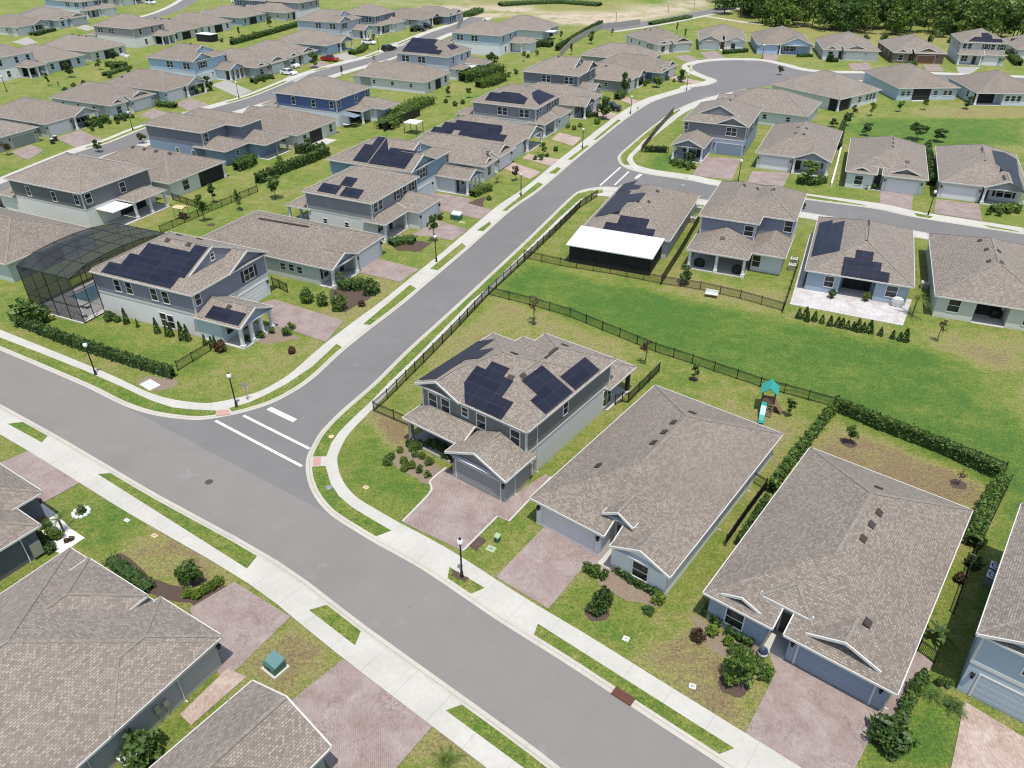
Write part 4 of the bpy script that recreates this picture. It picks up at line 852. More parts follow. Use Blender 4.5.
def ext(pl,a=60,b=60):
    d0=(pl[0]-pl[1]).normalized(); d1=(pl[-1]-pl[-2]).normalized(); return [pl[0]+d0*a]+pl+[pl[-1]+d1*b]
nearA=ext(smooth(W2([(0,404),(54.7,434),(109.4,466),(160,495.6),(277,560.3),(366.5,626.4),(510,729.3),(561,768)]),3),120,40)
farL=W2([(0,350.5),(45,369.5),(87.5,388),(122,405),(150,414.3),(180,419),(203.4,419.8),(231.6,415.2),(253.4,409.7),(275.3,401.9),(298.8,389),(317.5,375)])
farR=W2([(459.4,301.9),(409.4,347.2),(375.3,380.8),(356.6,397.2),(337.8,413.6),(320.6,431.6),(311.3,447),(306.6,458),(305.8,470.6),(309,485.5),(317,500.6),(331,515.5),(354.7,531),(378,545),(396.9,555.3),(431.3,575.6),(496.6,620),(560,660),(630,706),(724.8,768)])
BL=W2([(342.2,352),(371.9,328),(400,306.5),(430.5,280.8),(470,247.2),(512.2,209.7),(540,190),(573.6,161.3),(599.4,140.2),(622.8,121.4),(643,107.3),(658.8,99.5),(688,90.6),(692.5,87.5),(707,85.4),(716,82),(716,79.5),(707,76.2),(694,70.3),(692.5,66),(700,63),(715,61),(735,60.3),(760,61),(780,65),(802,70.5),(830,73),(870,73.5),(918,74),(963,75.5),(1024,78)])
BR=W2([(745,89),(728.5,92.7),(700,99.5),(674.4,110.5),(658,122),(641.6,134.7),(625.2,148.8),(619,154.5),(617.6,159),(621.3,165.2),(629,169.3),(649.4,174.5),(688.4,180.2),(716,185.8),(807,199.8),(875.7,209),(916,217.6),(1024,234.6)])
BRs=W2([(461,300.5),(520,245.6),(545,221.5),(568.4,198.8),(579,191),(591.6,187.8),(605.6,186.6),(622,187.5)])
farL_s=ext(smooth(farL+BL,4),120,60); farR_s=ext(smooth(BRs[::-1]+farR[1:],4),1,40)
# asphalt
a=ext(W2([(0,350.5),(45,369.5),(87.5,388),(122,405)]),120,0)+ext(W2([(331,515.5),(354.7,531),(378,545),(396.9,555.3),(431.3,575.6),(496.6,620),(560,660),(630,706),(724.8,768)]),0,40)[1:]
sheet('road',a+nearA[::-1],.004,MT['asphA'])
iL=[p for p in farL_s]; k0=min(range(len(iL)),key=lambda i:(iL[i]-W2([(122,405)])[0]).length)
brs=smooth(W2([(745,89),(728.5,92.7),(700,99.5),(674.4,110.5),(658,122),(641.6,134.7),(625.2,148.8),(619,154.5),(617.6,159)]),4)
dn=smooth(BR[7:],4)
ib=W2([(1024,85),(963,81.5),(918,80),(870,80),(820,82),(775,85)])
fr_=farR_s[1:]; k1=min(range(len(fr_)),key=lambda i:(fr_[i]-W2([(331,515.5)])[0]).length)
endE=(iL[-1]-iL[-2]).normalized()*0
sheet('road',iL[k0:]+[iL[-1]+Vector((2,-7.5))]+ib+brs+W2([(618,187.3)])+fr_[:k1+1],.008,MT['asphB'])
dS=W2([(592,189.5),(614,191.5),(700,199),(804.6,212),(916.4,231),(1024,249.5)])
sheet('road',ext(W2([(606,165)])+dn,0,60)[1:]+ext(dS,0,60)[::-1],.012,MT['asphB'])
kB=min(range(len(farR_s)),key=lambda i:(farR_s[i]-W2([(372,384)])[0]).length)
wfB=lambda i:.8 if i<kB-4 else (.8+.2*min(1,(i-kB+4)/10))
# kerbs (rolled) and concrete walks
CURB=[(0,.013),(.3,.02),(.44,.065),(.57,.07),(.57,0)]; WALK=[(.57,.06),(2.87,.06),(2.87,0)]
neg=lambda pr:[(-o,z) for o,z in pr]
for pl,sg in ((nearA,-1),(farL_s,1),(farR_s,1),(smooth(BR,4),1),(ext(dS,0,60),-1),(smooth(ib,3),1)):
    f=neg if sg<0 else (lambda x:x)
    ribbon('kerb',pl,f(CURB),MT['curb']); ribbon('sidewalk',pl,f(WALK),MT['walk'],wfB if pl is farR_s else None); ribbon('kerb',pl,f([(.31,.026),(.345,.036)]),MT['kjoint'])
# middle street and the far curving street
cW=W2([(-30,197),(20,176),(77.5,152.5),(110,142.5),(150.5,126.5),(215.5,107.5),(256,95.5),(305,75.5),(340,65),(369,57.6),(383,52.5),(410,41),(432,32),(455,24.5),(470,17)])
cW=smooth(cW,3); sheet('road',cW+offs(cW,-6.4)[::-1],.004,MT['asphB'])
ribbon('kerb',cW,CURB,MT['curb']); ribbon('sidewalk',cW,WALK,MT['walk']); cE=offs(cW,-6.4); ribbon('kerb',cE,neg(CURB),MT['curb']); ribbon('sidewalk',cE,neg(WALK),MT['walk'])
for a_,b_ in (((84,150),(104,142.5)),((112,140),(146,126)),((160,122),(178,117)),((222,104),(244,97)),((262,92),(290,80)),((318,71),(332,67)),((366,57.5),(380,52.5)),((400,44),(418,37))):
    ia,ib_=[min(range(len(cW)),key=lambda i:(cW[i]-W2([q_])[0]).length) for q_ in (a_,b_)]
    if ib_>ia: ribbon('verge',[cW[ia].lerp(cW[ib_],k/6) for k in range(7)] if ib_-ia<2 else cW[ia:ib_+1],[(.6,.066),(1.6,.066)],MT['verge'])
gW=smooth(W2([(0,26.5),(60,5),(80,-2)]),3)
ribbon('sidewalk',gW,[(0,.05),(2,.05)],MT['walk']); sheet('road',gW+offs(gW,4.8)[::-1]if 0 else offs(gW,1.5)+offs(gW,7)[::-1],.004,MT['asphB'])
g2=smooth(W2([(140,18),(160,12),(177,4),(190,-5)]),3); ribbon('sidewalk',g2,[(0,.05),(2.4,.05)],MT['walk']); sheet('road',offs(g2,-6.6)+g2[::-1],.004,MT['asphB'])
fN=smooth(W2([(598,28.5),(640,22.5),(690,13),(716,7.8),(745,1),(775,-8)]),3); sheet('road',fN+offs(fN,-7)[::-1],.004,MT['asphB']); ribbon('sidewalk',offs(fN,-7.6),[(0,.05),(-2,.05)],MT['walk'])
tr=smooth(W2([(700,16),(720,19),(745,23),(770,25.5)]),3); ribbon('path',tr,[(0,.02),(2.2,.02)],MT['walk'])
EDGES=[(nearA,-1),(farL_s,1),(farR_s,1),(smooth(BR,4),1)]
def snap(pts):
    # the strip starts where the rolled kerb ends
    sub=[]
    for i in range(len(pts)):
        a,b=pts[i],pts[(i+1)%len(pts)]; k=max(1,int((b-a).length/1.2)); sub+=[a.lerp(b,j/k) for j in range(k)]
    out=[]
    for p in sub:
        best=None
        for pl,sg in EDGES:
            for a,b in zip(pl[:-1],pl[1:]):
                d=b-a; L=d.length
                if L<1e-6: continue
                d=d/L; t=max(0,min(L,(p-a).dot(d))); q=a+d*t; ds=(p-q).length
                if best is None or ds<best[0]: best=(ds,q,Vector((-d.y,d.x))*sg,(p-q).dot(Vector((-d.y,d.x))*sg))
        if best and best[3]<1.05 and best[0]<3: p=best[1]+best[2]*.55
        out.append(p)
    return out
# grass strips between kerb and walk
for q in ([(7.6,423.8),(24,421.5),(48.2,435.5),(41.9,442.4)],[(97.8,474.1),(113,471.6),(254,558.5),(247,568.5)],[(309,610),(324.5,606.6),(361,631),(355,645.3)],[(445.6,710.3),(462.6,704),(556,770),(545,790),(524,768)],
 [(313,466.5),(325.5,465.7),(330.5,483.4),(339,496),(351.6,506.9),(367,516.3),(391.4,530.6),(376.6,535.8),(351.6,522.4),(328.7,507),(317.3,489.4)],
 [(449.4,566.9),(484.8,587.8),(470.8,593.8),(446.9,578.9)],[(537.9,623.7),(734.3,748.2),(718,755.6),(536.6,631.8)],
 [(315,456.5),(326.3,456.2),(331.6,442.5),(339.4,431.6),(353.4,417.5),(372,400.3),(389.4,382),(420,353),(470,302),(488.8,287),(523,253.4),(560,217),(580,199.5),(592,194.5),(603,192.5),(603,189.5),(590,190.5),(579,193.5),(570,200.5),(522,247),(464,300),(411,349),(377,382),(358,398.5),(339.5,415.5),(322.6,433)],
 [(0,366),(10,362.5),(83,390.5),(110,402.5),(135,412.5),(165,415.5),(215,413.5),(215.8,410.5),(190,410),(162,405),(120,389.5),(84,370),(10,338.5),(0,345)][:0] or [(-8,335),(0,337.5),(40,352.8),(85,370.7),(120,385.8),(150,400),(172,407.3),(190,409.3),(215.8,410.5),(215.8,415.8),(185,415.3),(160,410.8),(130,402),(108,391.8),(70,374),(20,352),(-8,346.5)],
 [(229.2,408),(248.8,402.5),(267.5,394),(287.8,383),(312.8,366),(336.3,344),(342,347),(315,370),(290,388),(266,402.5),(246,410.3),(232,413)],
 [(363,324.2),(371.9,325.3),(414.5,288),(410,284.6)],[(429.8,268.9),(436.6,270),(465.3,246.5),(462,242.7)],[(476.5,230.4),(484.6,231.3),(492.5,224.4),(489.6,221.5)],
 [(502,210.6),(508,211),(542,184),(538,182.3)],[(548.9,173),(556.4,174),(561,168.8),(557.6,166.9)],[(567.4,159.4),(573,160.3),(589.8,145.6),(586.4,145.3)],[(593,140),(598.9,140),(622.6,120.6),(618,119.4)],
 [(627,114.3),(632,114.3),(642,108),(638.4,106.6)],[(649.8,101.6),(653.6,102.3),(659.5,99.5),(656,98.5)],[(670,94.5),(675,94.5),(707,85.6),(702,85.3)],
 [(620.5,157.3),(627.5,148.8),(649.4,132.3),(674.4,112),(690,104.2),(685.3,106.5),(671,117),(643,141),(629,155),(626.7,159.7),(630,165),(625,164.5)],[(630,166.7),(640,170.6),(660,175.3),(688.4,177.7),(687,179.5),(658.8,177.6),(637,173)],
 [(807,195.2),(877,206.9),(875.7,208.2),(806,198)],[(914,212.7),(933,216.3),(930,218),(917,216.2)],[(982.4,224.5),(1024,232),(1024,234),(990,229)],[(687,65.5),(691,64.3),(694,71.5),(690,70.5)],
 [(78,151),(80,147.5)and(81,148.5),(79,150)][:0] or [(150,123.6),(170,117),(168,115.8),(149,122)]):
    if len(q)>2: sheet('verge',snap(W2(q,.06)),.066,MT['verge'])
# road paint, ramps, covers
def strip(a,b,w,z,mat='road_paint',name='road_marking'):
    a,b=W2([a,b]); d=(b-a).normalized(); n=Vector((-d.y,d.x))*w/2; return sheet(name,[a-n,b-n,b+n,a+n],z,MT[mat])
strip((243.5,415.6),(309.5,448.8),.3,.0165); strip((215.5,420.8),(301.8,466.3),.3,.0165); strip((268.8,408.3),(295,420.8),.6,.0165)
strip((620.5,167.2),(600,185.6),.3,.0165); strip((628.8,171.6),(614.5,185.2),.3,.0165); strip((641,174.2),(635.5,178.5),.6,.0165)
for q in ([(216.3,410.5),(229.2,409.7),(229.2,414.4),(216.3,415.6)],[(313.6,457),(321,456.8),(320.4,465.4),(312.6,466)]): sheet('kerb_ramp',W2(q,.06),.068,MT['tactile'])
# driveways
DN=0
for q,mt in (([(402.4,521.8),(429,494.4),(430.5,481),(446.8,467.8),(503,502),(516,493.5),(545,474),(551,477.5),(509,521.5),(497.5,516.6),(463,551)],'paver'),
 ([(495.8,576.6),(545,525.8),(600,552),(604,549),(614,540),(620,548),(616,564),(608,573.5),(584.7,563.8),(580,571),(548.4,608.6)],'paver'),
 ([(745,733),(776,672),(769,655),(771,640),(787,640),(795,660),(882,712),(895,689),(917,650),(933,663),(920,692),(899,722),(876,728),(855,768),(845,790),(800,775)],'paver'),
 ([(964,701),(1024,737),(1090,775),(1030,860),(930,800),(951,768),(958,735)],'paverg'),
 ([(-40,485),(0,462.7),(28,450.8),(81.3,481.7),(42,503.3),(24,514),(0,500)],'paver'),([(189.6,608),(234,581.7),(290.6,616.5),(258,648),(236,670),(222,680),(200,640)],'paver'),
 ([(227.5,668),(246.5,676.5),(191,725),(180,714)],'paverg'),([(343.4,658.9),(434,724.3),(396,768),(370,790),(335,775),(285,705)],'paver'),
 ([(262,302),(275,299.5),(344,320.6),(326,341.8),(288,329),(276,327)],'paver'),([(357,272),(375,257.5),(418.9,269),(400,281.8),(383,278)],'paver'),([(406,235),(416.5,232),(436.5,220),(467.8,229.4),(452.8,240.3),(430,236)],'paver'),
 ([(427,197.5),(434,193),(446.5,194),(471.5,198.8),(467.8,203),(492.8,210),(480,219),(434.6,208.8)],'paver'),([(503,168),(512,162),(541,172),(530,179)],'paverg'),([(522,158),(528,153.8),(560,159.4),(550.8,165.8)],'paverg'),
 ([(551,139),(559.5,132.5),(582,138),(573,146)],'paverg'),([(588,113.5),(594.5,107.5),(618,114),(611,120)],'paverg'),([(617,98.5),(623,95.5),(642,102),(635,106)],'paverg'),([(666,78),(671,75),(705,82),(700,85.5)],'paverg'),
 ([(674,57),(687,54.5),(699,60),(691.5,64)],'paver'),([(700,52.5),(715,51),(728,59),(709,60.5)],'paver'),([(705,156.5),(741,158.5),(732,180),(692,175)],'paver'),([(752,171),(790,172.5),(783,187.5),(747,182)],'paver'),
 ([(880.8,190.5),(913,194.5),(912,211),(879,205.5)],'paver'),([(936,199),(979,204),(982.4,220.8),(934,213)],'paver'),([(848,63.8),(868,62.5),(872,69.5),(852,70.5)],'paver'),([(923,64.4),(939,64.4),(944,71.3),(927,71.3)],'paver'),([(956,66.5),(981,67),(971,73.5),(959,73.3)],'walk'),
 ([(763,53),(780,53.5),(776,61),(764,60)],'paver'),
 ([(10,152),(31,144.5),(44,150),(28,160)],'paver'),([(55,138),(80,130.2),(103,140),(79,149)],'paver'),([(140.5,115),(153,108.4),(178,116.5),(160,123)],'paver'),([(173,104),(190.5,98),(210,105),(193,112)],'paver'),([(211,85),(226,80),(252,91),(238,97)],'walk'),
 ([(332,56),(346,52.2),(357,57),(345,61)],'walk'),([(308,66),(322,61),(336,66.5),(322,71)],'paver'),([(283,79),(294,73),(308,75),(296,82)],'walk'),([(384,46),(395,42),(407,44),(396,48)],'walk'),([(12,42),(27,37),(38,42.5),(26,45.5)],'walk'),([(76,28),(84,24.5),(96,28),(88,31)],'walk')):
    dz_=.042+.004*(DN%5); DN+=1; pts=W2(q,.05); m=MB(); m.prism([(p.x,p.y) for p in pts],0,dz_); tag(m.build('driveway',MT[mt]),kind='structure')
q=W2([(796,300),(806,279),(915,297),(903,325.5),(789,304)],.05); sheet('terrace',W2([(789.5,303.8),(800,288),(808,283.5),(912,299.5),(903,325.5)],.06),.06,MT['paverl'],.06)
sheet('terrace',W2([(790,303),(800,303),(826,235),(833,222),(826.5,221.5)],.05)if 0 else W2([(790,303.5),(797,303),(815,243),(816,234),(810,233.5)],.055),.055,MT['paverl'],.055)
for q in ([(100,303),(147,316),(155,311),(160,300),(115,285),(70,292)],): pass
for pl_ in (smooth(W2([(402.4,521.8),(429,494.4),(431.5,487),(430.5,481),(446,468)]),3),W2([(463,551),(497.5,516.6),(509,521.5),(551,477.5)]),W2([(584.7,563.8),(608,573.5)])): ribbon('driveway_border',pl_,[(-.09,.05),(-.09,.075),(.09,.075),(.09,.05)],MT['slab'])
# ---------------------------------------------------------------- ground sheet
xs=np.concatenate([[-3000,-1500,-800,-450,-300,-220],np.arange(-170,170.1,1.0),[220,300,450,800,1500,3000]])
ys=np.concatenate([[-600,-200,-60,-20,0,10],np.arange(18,110,.8),np.arange(110,330,1.6),[345,365,390,420,470,560,700,1000,1700,3000]])
GX,GY=np.meshgrid(xs,ys); n=GX.size; co=np.stack([GX.ravel(),GY.ravel(),np.zeros(n)],1)
def soft(pix,w):
    q=np.array([(p.x,p.y) for p in W2(pix)]); x=co[:,0];y=co[:,1]; d=np.full(n,1e9); ins=np.zeros(n,bool); j=len(q)-1
    for i in range(len(q)):
        ax,ay=q[j];bx,by=q[i]; ex,ey=bx-ax,by-ay; t=np.clip(((x-ax)*ex+(y-ay)*ey)/(ex*ex+ey*ey+1e-9),0,1)
        d=np.minimum(d,np.hypot(x-ax-t*ex,y-ay-t*ey)); c=((ay>y)!=(by>y))&(x<(bx-ax)*(y-ay)/(by-ay+1e-12)+ax); ins^=c; j=i
    return np.clip(.5+np.where(ins,d,-d)/w,0,1)
lush=np.full(n,.25); dry=np.zeros(n); sand=np.zeros(n)
for q,w,k in (([(497,293),(528,262),(600,282),(690,300),(770,318),(860,337),(930,352),(1024,372),(1040,520),(1000,492),(900,440),(838,408),(700,365),(600,330)],2.5,1.35),([(830,128),(870,118),(1024,118),(1024,145),(940,148),(880,142)],3,1.2),([(352,440),(372,425),(395,440),(440,480),(415,505),(352,480)],2,.8),
 ([(78,515),(115,490),(150,515),(120,560),(85,545)],2,.9),([(120,340),(190,350),(215,365),(190,380),(60,330),(30,300)],3,.8),([(870,760),(925,700),(965,715),(945,768)],1.5,1.1),([(980,540),(1024,470),(1024,560),(990,640)],1.5,1.0),([(510,30),(640,10),(700,0),(640,-10),(400,-10),(430,5)],14,.5),
 ([(640,175),(660,150),(690,160),(690,180)],2,1.0),([(548,605),(575,575),(600,590),(580,640)],1.5,.7),([(670,585),(720,520),(740,540),(690,610)],2,.5),([(265,360),(300,345),(320,345),(240,395),(190,395)],3,.4)):
    lush=np.maximum(lush,soft(q,w)*k)
for q,w,k in (([(805,450),(840,425),(985,485),(940,560),(870,510)],2,.95),([(620,660),(700,620),(760,690),(735,735)],2,.75),([(120,545),(180,500),(235,575),(190,600),(120,560)],3,.7),([(235,660),(300,625),(335,657),(290,695)],1.5,.75),([(374,413),(412,426),(415,446),(392,448),(380,432)],1.6,1.25),([(400,395),(500,300),(660,355),(620,400),(520,330)],2,.42),([(930,330),(1024,345),(1024,420),(950,370)],5,.8),
 ([(665,275),(780,290),(770,310),(660,290)],2,.5),([(690,390),(810,420),(770,470),(690,430)],3,.35),([(365,275),(390,285),(345,330),(310,320)],2.5,.5),([(560,560),(590,545),(580,600),(470,590)],2,.5),([(930,118),(1024,118),(1024,108),(900,108)],3,.6),([(400,768),(440,725),(520,768)],1.5,.8),([(460,-8),(640,0),(620,28),(440,12)],12,.5),([(700,15),(1024,40),(1024,62),(720,40)],8,.35),([(240,395),(260,365),(330,330),(320,345)],2,.3)):
    dry=np.maximum(dry,soft(q,w)*k)
for q,w,k in (([(415,8),(450,18),(470,20),(525,14),(560,24),(600,26),(640,21),(714,6),(700,-2),(650,7),(600,13),(560,14),(520,7),(470,4)],9,1.15),([(230,-2),(480,-4),(480,6),(400,8),(330,0)],12,.3),([(440,745),(448,735)],1,0)):
    if k: sand=np.maximum(sand,soft(q,w)*k)
nx,ny=len(xs),len(ys); idx=np.arange(n).reshape(ny,nx)
F=np.stack([idx[:-1,:-1],idx[:-1,1:],idx[1:,1:],idx[1:,:-1]],-1).reshape(-1,4)
me=bpy.data.meshes.new('ground'); me.from_pydata(co.tolist(),[],F.tolist()); me.materials.append(MT['ground'])
for nm,v in (('lush',lush),('dry',dry),('sand',sand)):
    at=me.attributes.new(nm,'FLOAT','POINT'); at.data.foreach_set('value',v.astype(np.float32))
tag(inst('ground',me),kind='structure')
def blob(pix,z,mat,name='mulch_shade_bed',jit=.18,sub=4):
    pts=W2(pix,z); o=[]
    for i in range(len(pts)):
        a,b=pts[i],pts[(i+1)%len(pts)]
        for k in range(sub): q=a.lerp(b,k/sub); o.append(q+Vector((random.uniform(-jit,jit),random.uniform(-jit,jit))))
    sheet(name,o,z,MT[mat])
blob([(391,455),(404,443),(420,452),(440,470),(438,480),(428,484),(414,478),(396,468)],.012,'mulchg'); blob([(30,507),(42,503),(84,538),(62,554),(48,548),(40,525)],.012,'gravel','gravel_bed',.06)
blob([(110,560),(122,552),(150,578),(192,592),(222,584),(232,588),(195,606),(165,598),(140,590)],.012,'mulch'); blob([(585,566),(610,572),(640,585),(665,598),(660,606),(630,600),(600,585)],.012,'mulchg'); blob([(692,615),(720,632),(755,645),(770,665),(765,672),(730,660),(700,640)],.012,'mulchg')
for x,y,r in ((733,685,.95),(597,612,.95),(849,443,.75),(958,484,.75),(197,582,.5),(755,438,.4),(694,379,.5),(683,285,.55),(134,323,.1),(534,324,.35),(211,225,.7),(241,210,.5)):  # mulch rings; several are tree shadows painted as mulch brown discs
    c=W2([(x,y)])[0]; sheet('mulch_shade_bed',[c+Vector((math.cos(k*.4189)*r*random.uniform(.85,1.1),math.sin(k*.4189)*r*random.uniform(.85,1.1))) for k in range(15)],.014,MT['mulch'])
blob([(480,590),(462,565)][:0] or [(452,568),(468,577),(466,582),(450,576)],.07,'mulch'); blob([(468,545),(478,535),(486,541),(476,553)],.012,'mulch'); blob([(330,275),(360,285),(372,297),(345,312),(330,300)],.012,'mulch'); blob([(390,243),(412,240),(432,243),(420,252),(395,250)],.012,'mulch'); blob([(467,203),(486,196),(482,209),(474,212)],.012,'mulch')
blob([(272,322),(288,331),(300,338),(262,345),(250,336)],.012,'mulchg'); blob([(145,376),(172,378),(180,384),(160,392),(135,382)],.012,'mulchg')
# ---------------------------------------------------------------- pool cage
q=P(86.6,270.8,5.8); cg=thing('pool_cage','tall black mesh pool cage with arched roof, attached to the blue grey solar house','pool cage',(q.x,q.y,0),R(-24.2))
arch=[(-2.7,6.0),(0,6.72),(2.8,6.9),(5.6,6.92),(8.4,6.75),(12.3,6.0)]; xa,xb=-8.6,.33; nxs=[xa+(xb-xa)*i/4 for i in range(5)]
m=MB()
for (y0,z0),(y1,z1) in zip(arch[:-1],arch[1:]): m.poly([(xa,y0,z0),(xb,y0,z0),(xb,y1,z1),(xa,y1,z1)])
m.build('roof_mesh',MT['cage'],cg)
m=MB(); m.poly([(xa,-2.7,.1),(xb,-2.7,.1),(xb,-2.7,6),(xa,-2.7,6)]); m.poly([(xa,12.3,.1),(xb,12.3,.1),(xb,12.3,6),(xa,12.3,6)])
m.poly([(xa,y,z) for y,z in arch]+[(xa,12.3,.1),(xa,-2.7,.1)]); m.poly([(xb,-2.7,5.9),(xb,-2.7,6.0)]+[(xb,y,z) for y,z in arch[1:]]+[(xb,12.3,5.9)]); m.build('wall_mesh',MT['cage'],cg)
m=MB(); T=lambda p,q,r=.05:m.bar(p,q,r,4)
for x in nxs:
    T((x,-2.7,.1),(x,-2.7,6)); T((x,12.3,.1),(x,12.3,6))
    for (y0,z0),(y1,z1) in zip(arch[:-1],arch[1:]): T((x,y0,z0),(x,y1,z1),.045)
for y,z in arch:
    T((xa,y,z),(xb,y,z)); T((xa,y,.1),(xa,y,z))
for z in (2.2,): T((xa,-2.7,z),(xb,-2.7,z)); T((xa,-2.7,z),(xa,12.3,z))
T((xa,-2.7,6),(xa,12.3,6),.04); T((xb,-2.7,5.9),(xb,12.3,5.9),.05)
T((xb,-2.7,.1),(xb,.3,.1)); T((xb,-1.2,.1),(xb,-1.2,6.2)); T((xb,.3,.1),(xb,.3,6.4))
for z in (2.2,4.2): T((xb,-2.7,z),(xb,.3,z))
m.build('cage_frame',MT['black'],cg)
m=MB(); m.box(xa-.2,-2.9,0,xb-.05,12.5,.12); m.build('pool_deck',MT['slab'],cg)
m=MB(); m.poly([(-7.3,1.5,.135),(-3.8,1.5,.135),(-3.8,9.5,.135),(-7.3,9.5,.135)]); t=NT('pool_water'); t.set(Base_Color=(.09,.15,.17,1),Roughness=.05); m.build('pool_water',t.m,cg)
def lounge(x,y,rz,label):
    r=thing('sun_lounger',label,'lounger',cg.matrix_basis@Vector((x,y,.12)) if 0 else Matrix.Translation((q.x,q.y,0))@Matrix.Rotation(R(-24.2),4,'Z')@Vector((x,y,.12)),R(-24.2)+rz)
    m=MB(); m.box(-.3,-.95,.3,.3,.35,.4); m.poly([(-.3,.35,.36),(.3,.35,.36),(.3,.95,.85),(-.3,.95,.85)]); m.poly([(-.3,.35,.3),(.3,.35,.3),(.3,.95,.79),(-.3,.95,.79)]); m.build('cushion',MT['cushion'],r)
    for a in (-.26,.26):
        for b in (-.85,.3): k=MB(); k.box(a-.03,b-.03,0,a+.03,b+.03,.3); k.build('leg',MT['dark'],r)
lounge(-1.6,-1.4,R(70),'grey cushioned lounger at the open corner of the pool cage'); lounge(-3.2,.2,R(95),'second grey cushioned lounger, further inside the pool cage')
# ---------------------------------------------------------------- plants
def quads(c,size,rng,up=.35,asp=1.0):
    n=len(c); a=rng.normal(size=(n,3)); a[:,2]*=1-up; a/=np.linalg.norm(a,axis=1)[:,None]; b=rng.normal(size=(n,3)); b-=a*(a*b).sum(1)[:,None]; b/=np.linalg.norm(b,axis=1)[:,None]
    s=(size*rng.uniform(.6,1.4,n))[:,None]; u=a*s*asp; w=b*s*.6
    v=np.stack([c-u,c-w*.9,c+u,c+w],1).reshape(-1,3); return v.tolist(),[(4*i,4*i+1,4*i+2,4*i+3) for i in range(n)]
def qmesh(name,c,size,mat,rng,**kw):
    v,f=quads(c,size,rng,**kw); me=bpy.data.meshes.new(name); me.from_pydata(v,[],f); me.materials.append(MT[mat]); return me
def crown_pts(rng,n,r,h,k,z0):
    """leaf positions: clumps at the ends of limbs spread through an uneven crown"""
    ang=rng.uniform(0,2*math.pi,k); rr=np.sqrt(rng.uniform(.02,1,k))*r*.72; zz=z0+h*(.12+.8*rng.uniform(0,1,k)); shrink=1-.55*np.abs((zz-z0)/h-.42)
    ctr=np.stack([np.cos(ang)*rr*shrink,np.sin(ang)*rr*shrink,zz],1); i=rng.integers(0,k,n); g=rng.normal(size=(n,3)); g/=np.linalg.norm(g,axis=1)[:,None]
    cr=r*rng.uniform(.28,.5,k); return ctr[i]+g*(cr[i]*rng.uniform(.45,1,n)**.5)[:,None]*np.array([1,1,.85]),ctr
_pl={}
def tree_proto(kind,v):
    key=(kind,v)
    if key in _pl: return _pl[key]
    rng=np.random.default_rng(100+v*17+len(kind))
    prm={'young':(420,1.0,2.4,9,1.0,'leafm'),'dark':(620,1.1,2.3,11,.7,'leafd'),'light':(380,1.0,2.2,9,1.0,'leafl'),'slim':(320,.55,2.6,8,.8,'leafd'),'round':(900,1.25,2.1,14,.45,'leafm'),'bare':(60,.8,2.0,7,1.3,'leafr'),'russet':(300,.9,2.0,9,1.0,'leafr')}[kind]
    n,r,h,k,z0,mat=prm; c,ctr=crown_pts(rng,n,r,h,k,z0); me=qmesh('crown',c,.17,mat,rng)
    m=MB(); m.bar((0,0,0),(.03,.02,z0+.4),.06,6,.045); m.bar((.03,.02,z0+.4),(0,0,z0+h*.8),.045,5,.015)
    for q_ in ctr[:7]: m.bar((.02,.01,z0+.15+.35*random.random()*h*.5),tuple(q_),.025,4,.008)
    _pl[key]=(me,m.mesh('trunk',MT['bark']),z0+h); return _pl[key]
def tree(kind,px,py,h,label,w=1.0,group=None,name='young_tree'):
    v=random.randrange(3); me,tk,H0=tree_proto(kind,v); p=P(px,py); r=thing(name,label,'tree',p,random.uniform(0,6.28),group); s=h/H0
    inst('trunk',tk,r,s=(s,s,s)); inst('crown',me,r,s=(s*w,s*w,s)); return r
def shrub_mesh(kind,v):
    key=('s',kind,v)
    if key in _pl: return _pl[key]
    rng=np.random.default_rng(500+v*31+len(kind)); mat={'round':'leafm','dark':'leafd','light':'leafl','cone':'leafd','loose':'leafm','russet':'leafr'}[kind]
    if kind=='cone':
        n=300; z=rng.uniform(0,1,n)**1.4; a=rng.uniform(0,6.283,n); r=.27*(1-z)**.8+.02; c=np.stack([np.cos(a)*r,np.sin(a)*r,z*1.0+.02],1); me=qmesh('conifer',c,.085,mat,rng)
    elif kind=='loose': c,_=crown_pts(rng,260,.62,.9,10,.02); me=qmesh('shrub',c,.13,mat,rng)
    else:
        n=620; g=rng.normal(size=(n,3)); g/=np.linalg.norm(g,axis=1)[:,None]; lump=1+.3*np.sin(g[:,0]*4.6+v*1.7)*np.cos(g[:,1]*4.1+2*v)+.14*np.sin(g[:,2]*7+v)+.1*rng.random(n); c=g*(rng.uniform(.5,1,n)**.4*lump)[:,None]*np.array([.5,.5,.48])+np.array([0,0,.46]); c[:,2]=np.maximum(c[:,2],.02); me=qmesh('shrub',c,.095,mat,rng)
    _pl[key]=me; return me
def shrub(kind,px,py,s,label,group=None,name='shrub',zs=1.0,cat='shrub',ws=1.0):
    o=inst(name,shrub_mesh(kind,random.randrange(3)),None,P(px,py),random.uniform(0,6.28),(s*ws,s*ws,s*zs)); return tag(o,label,cat,group)
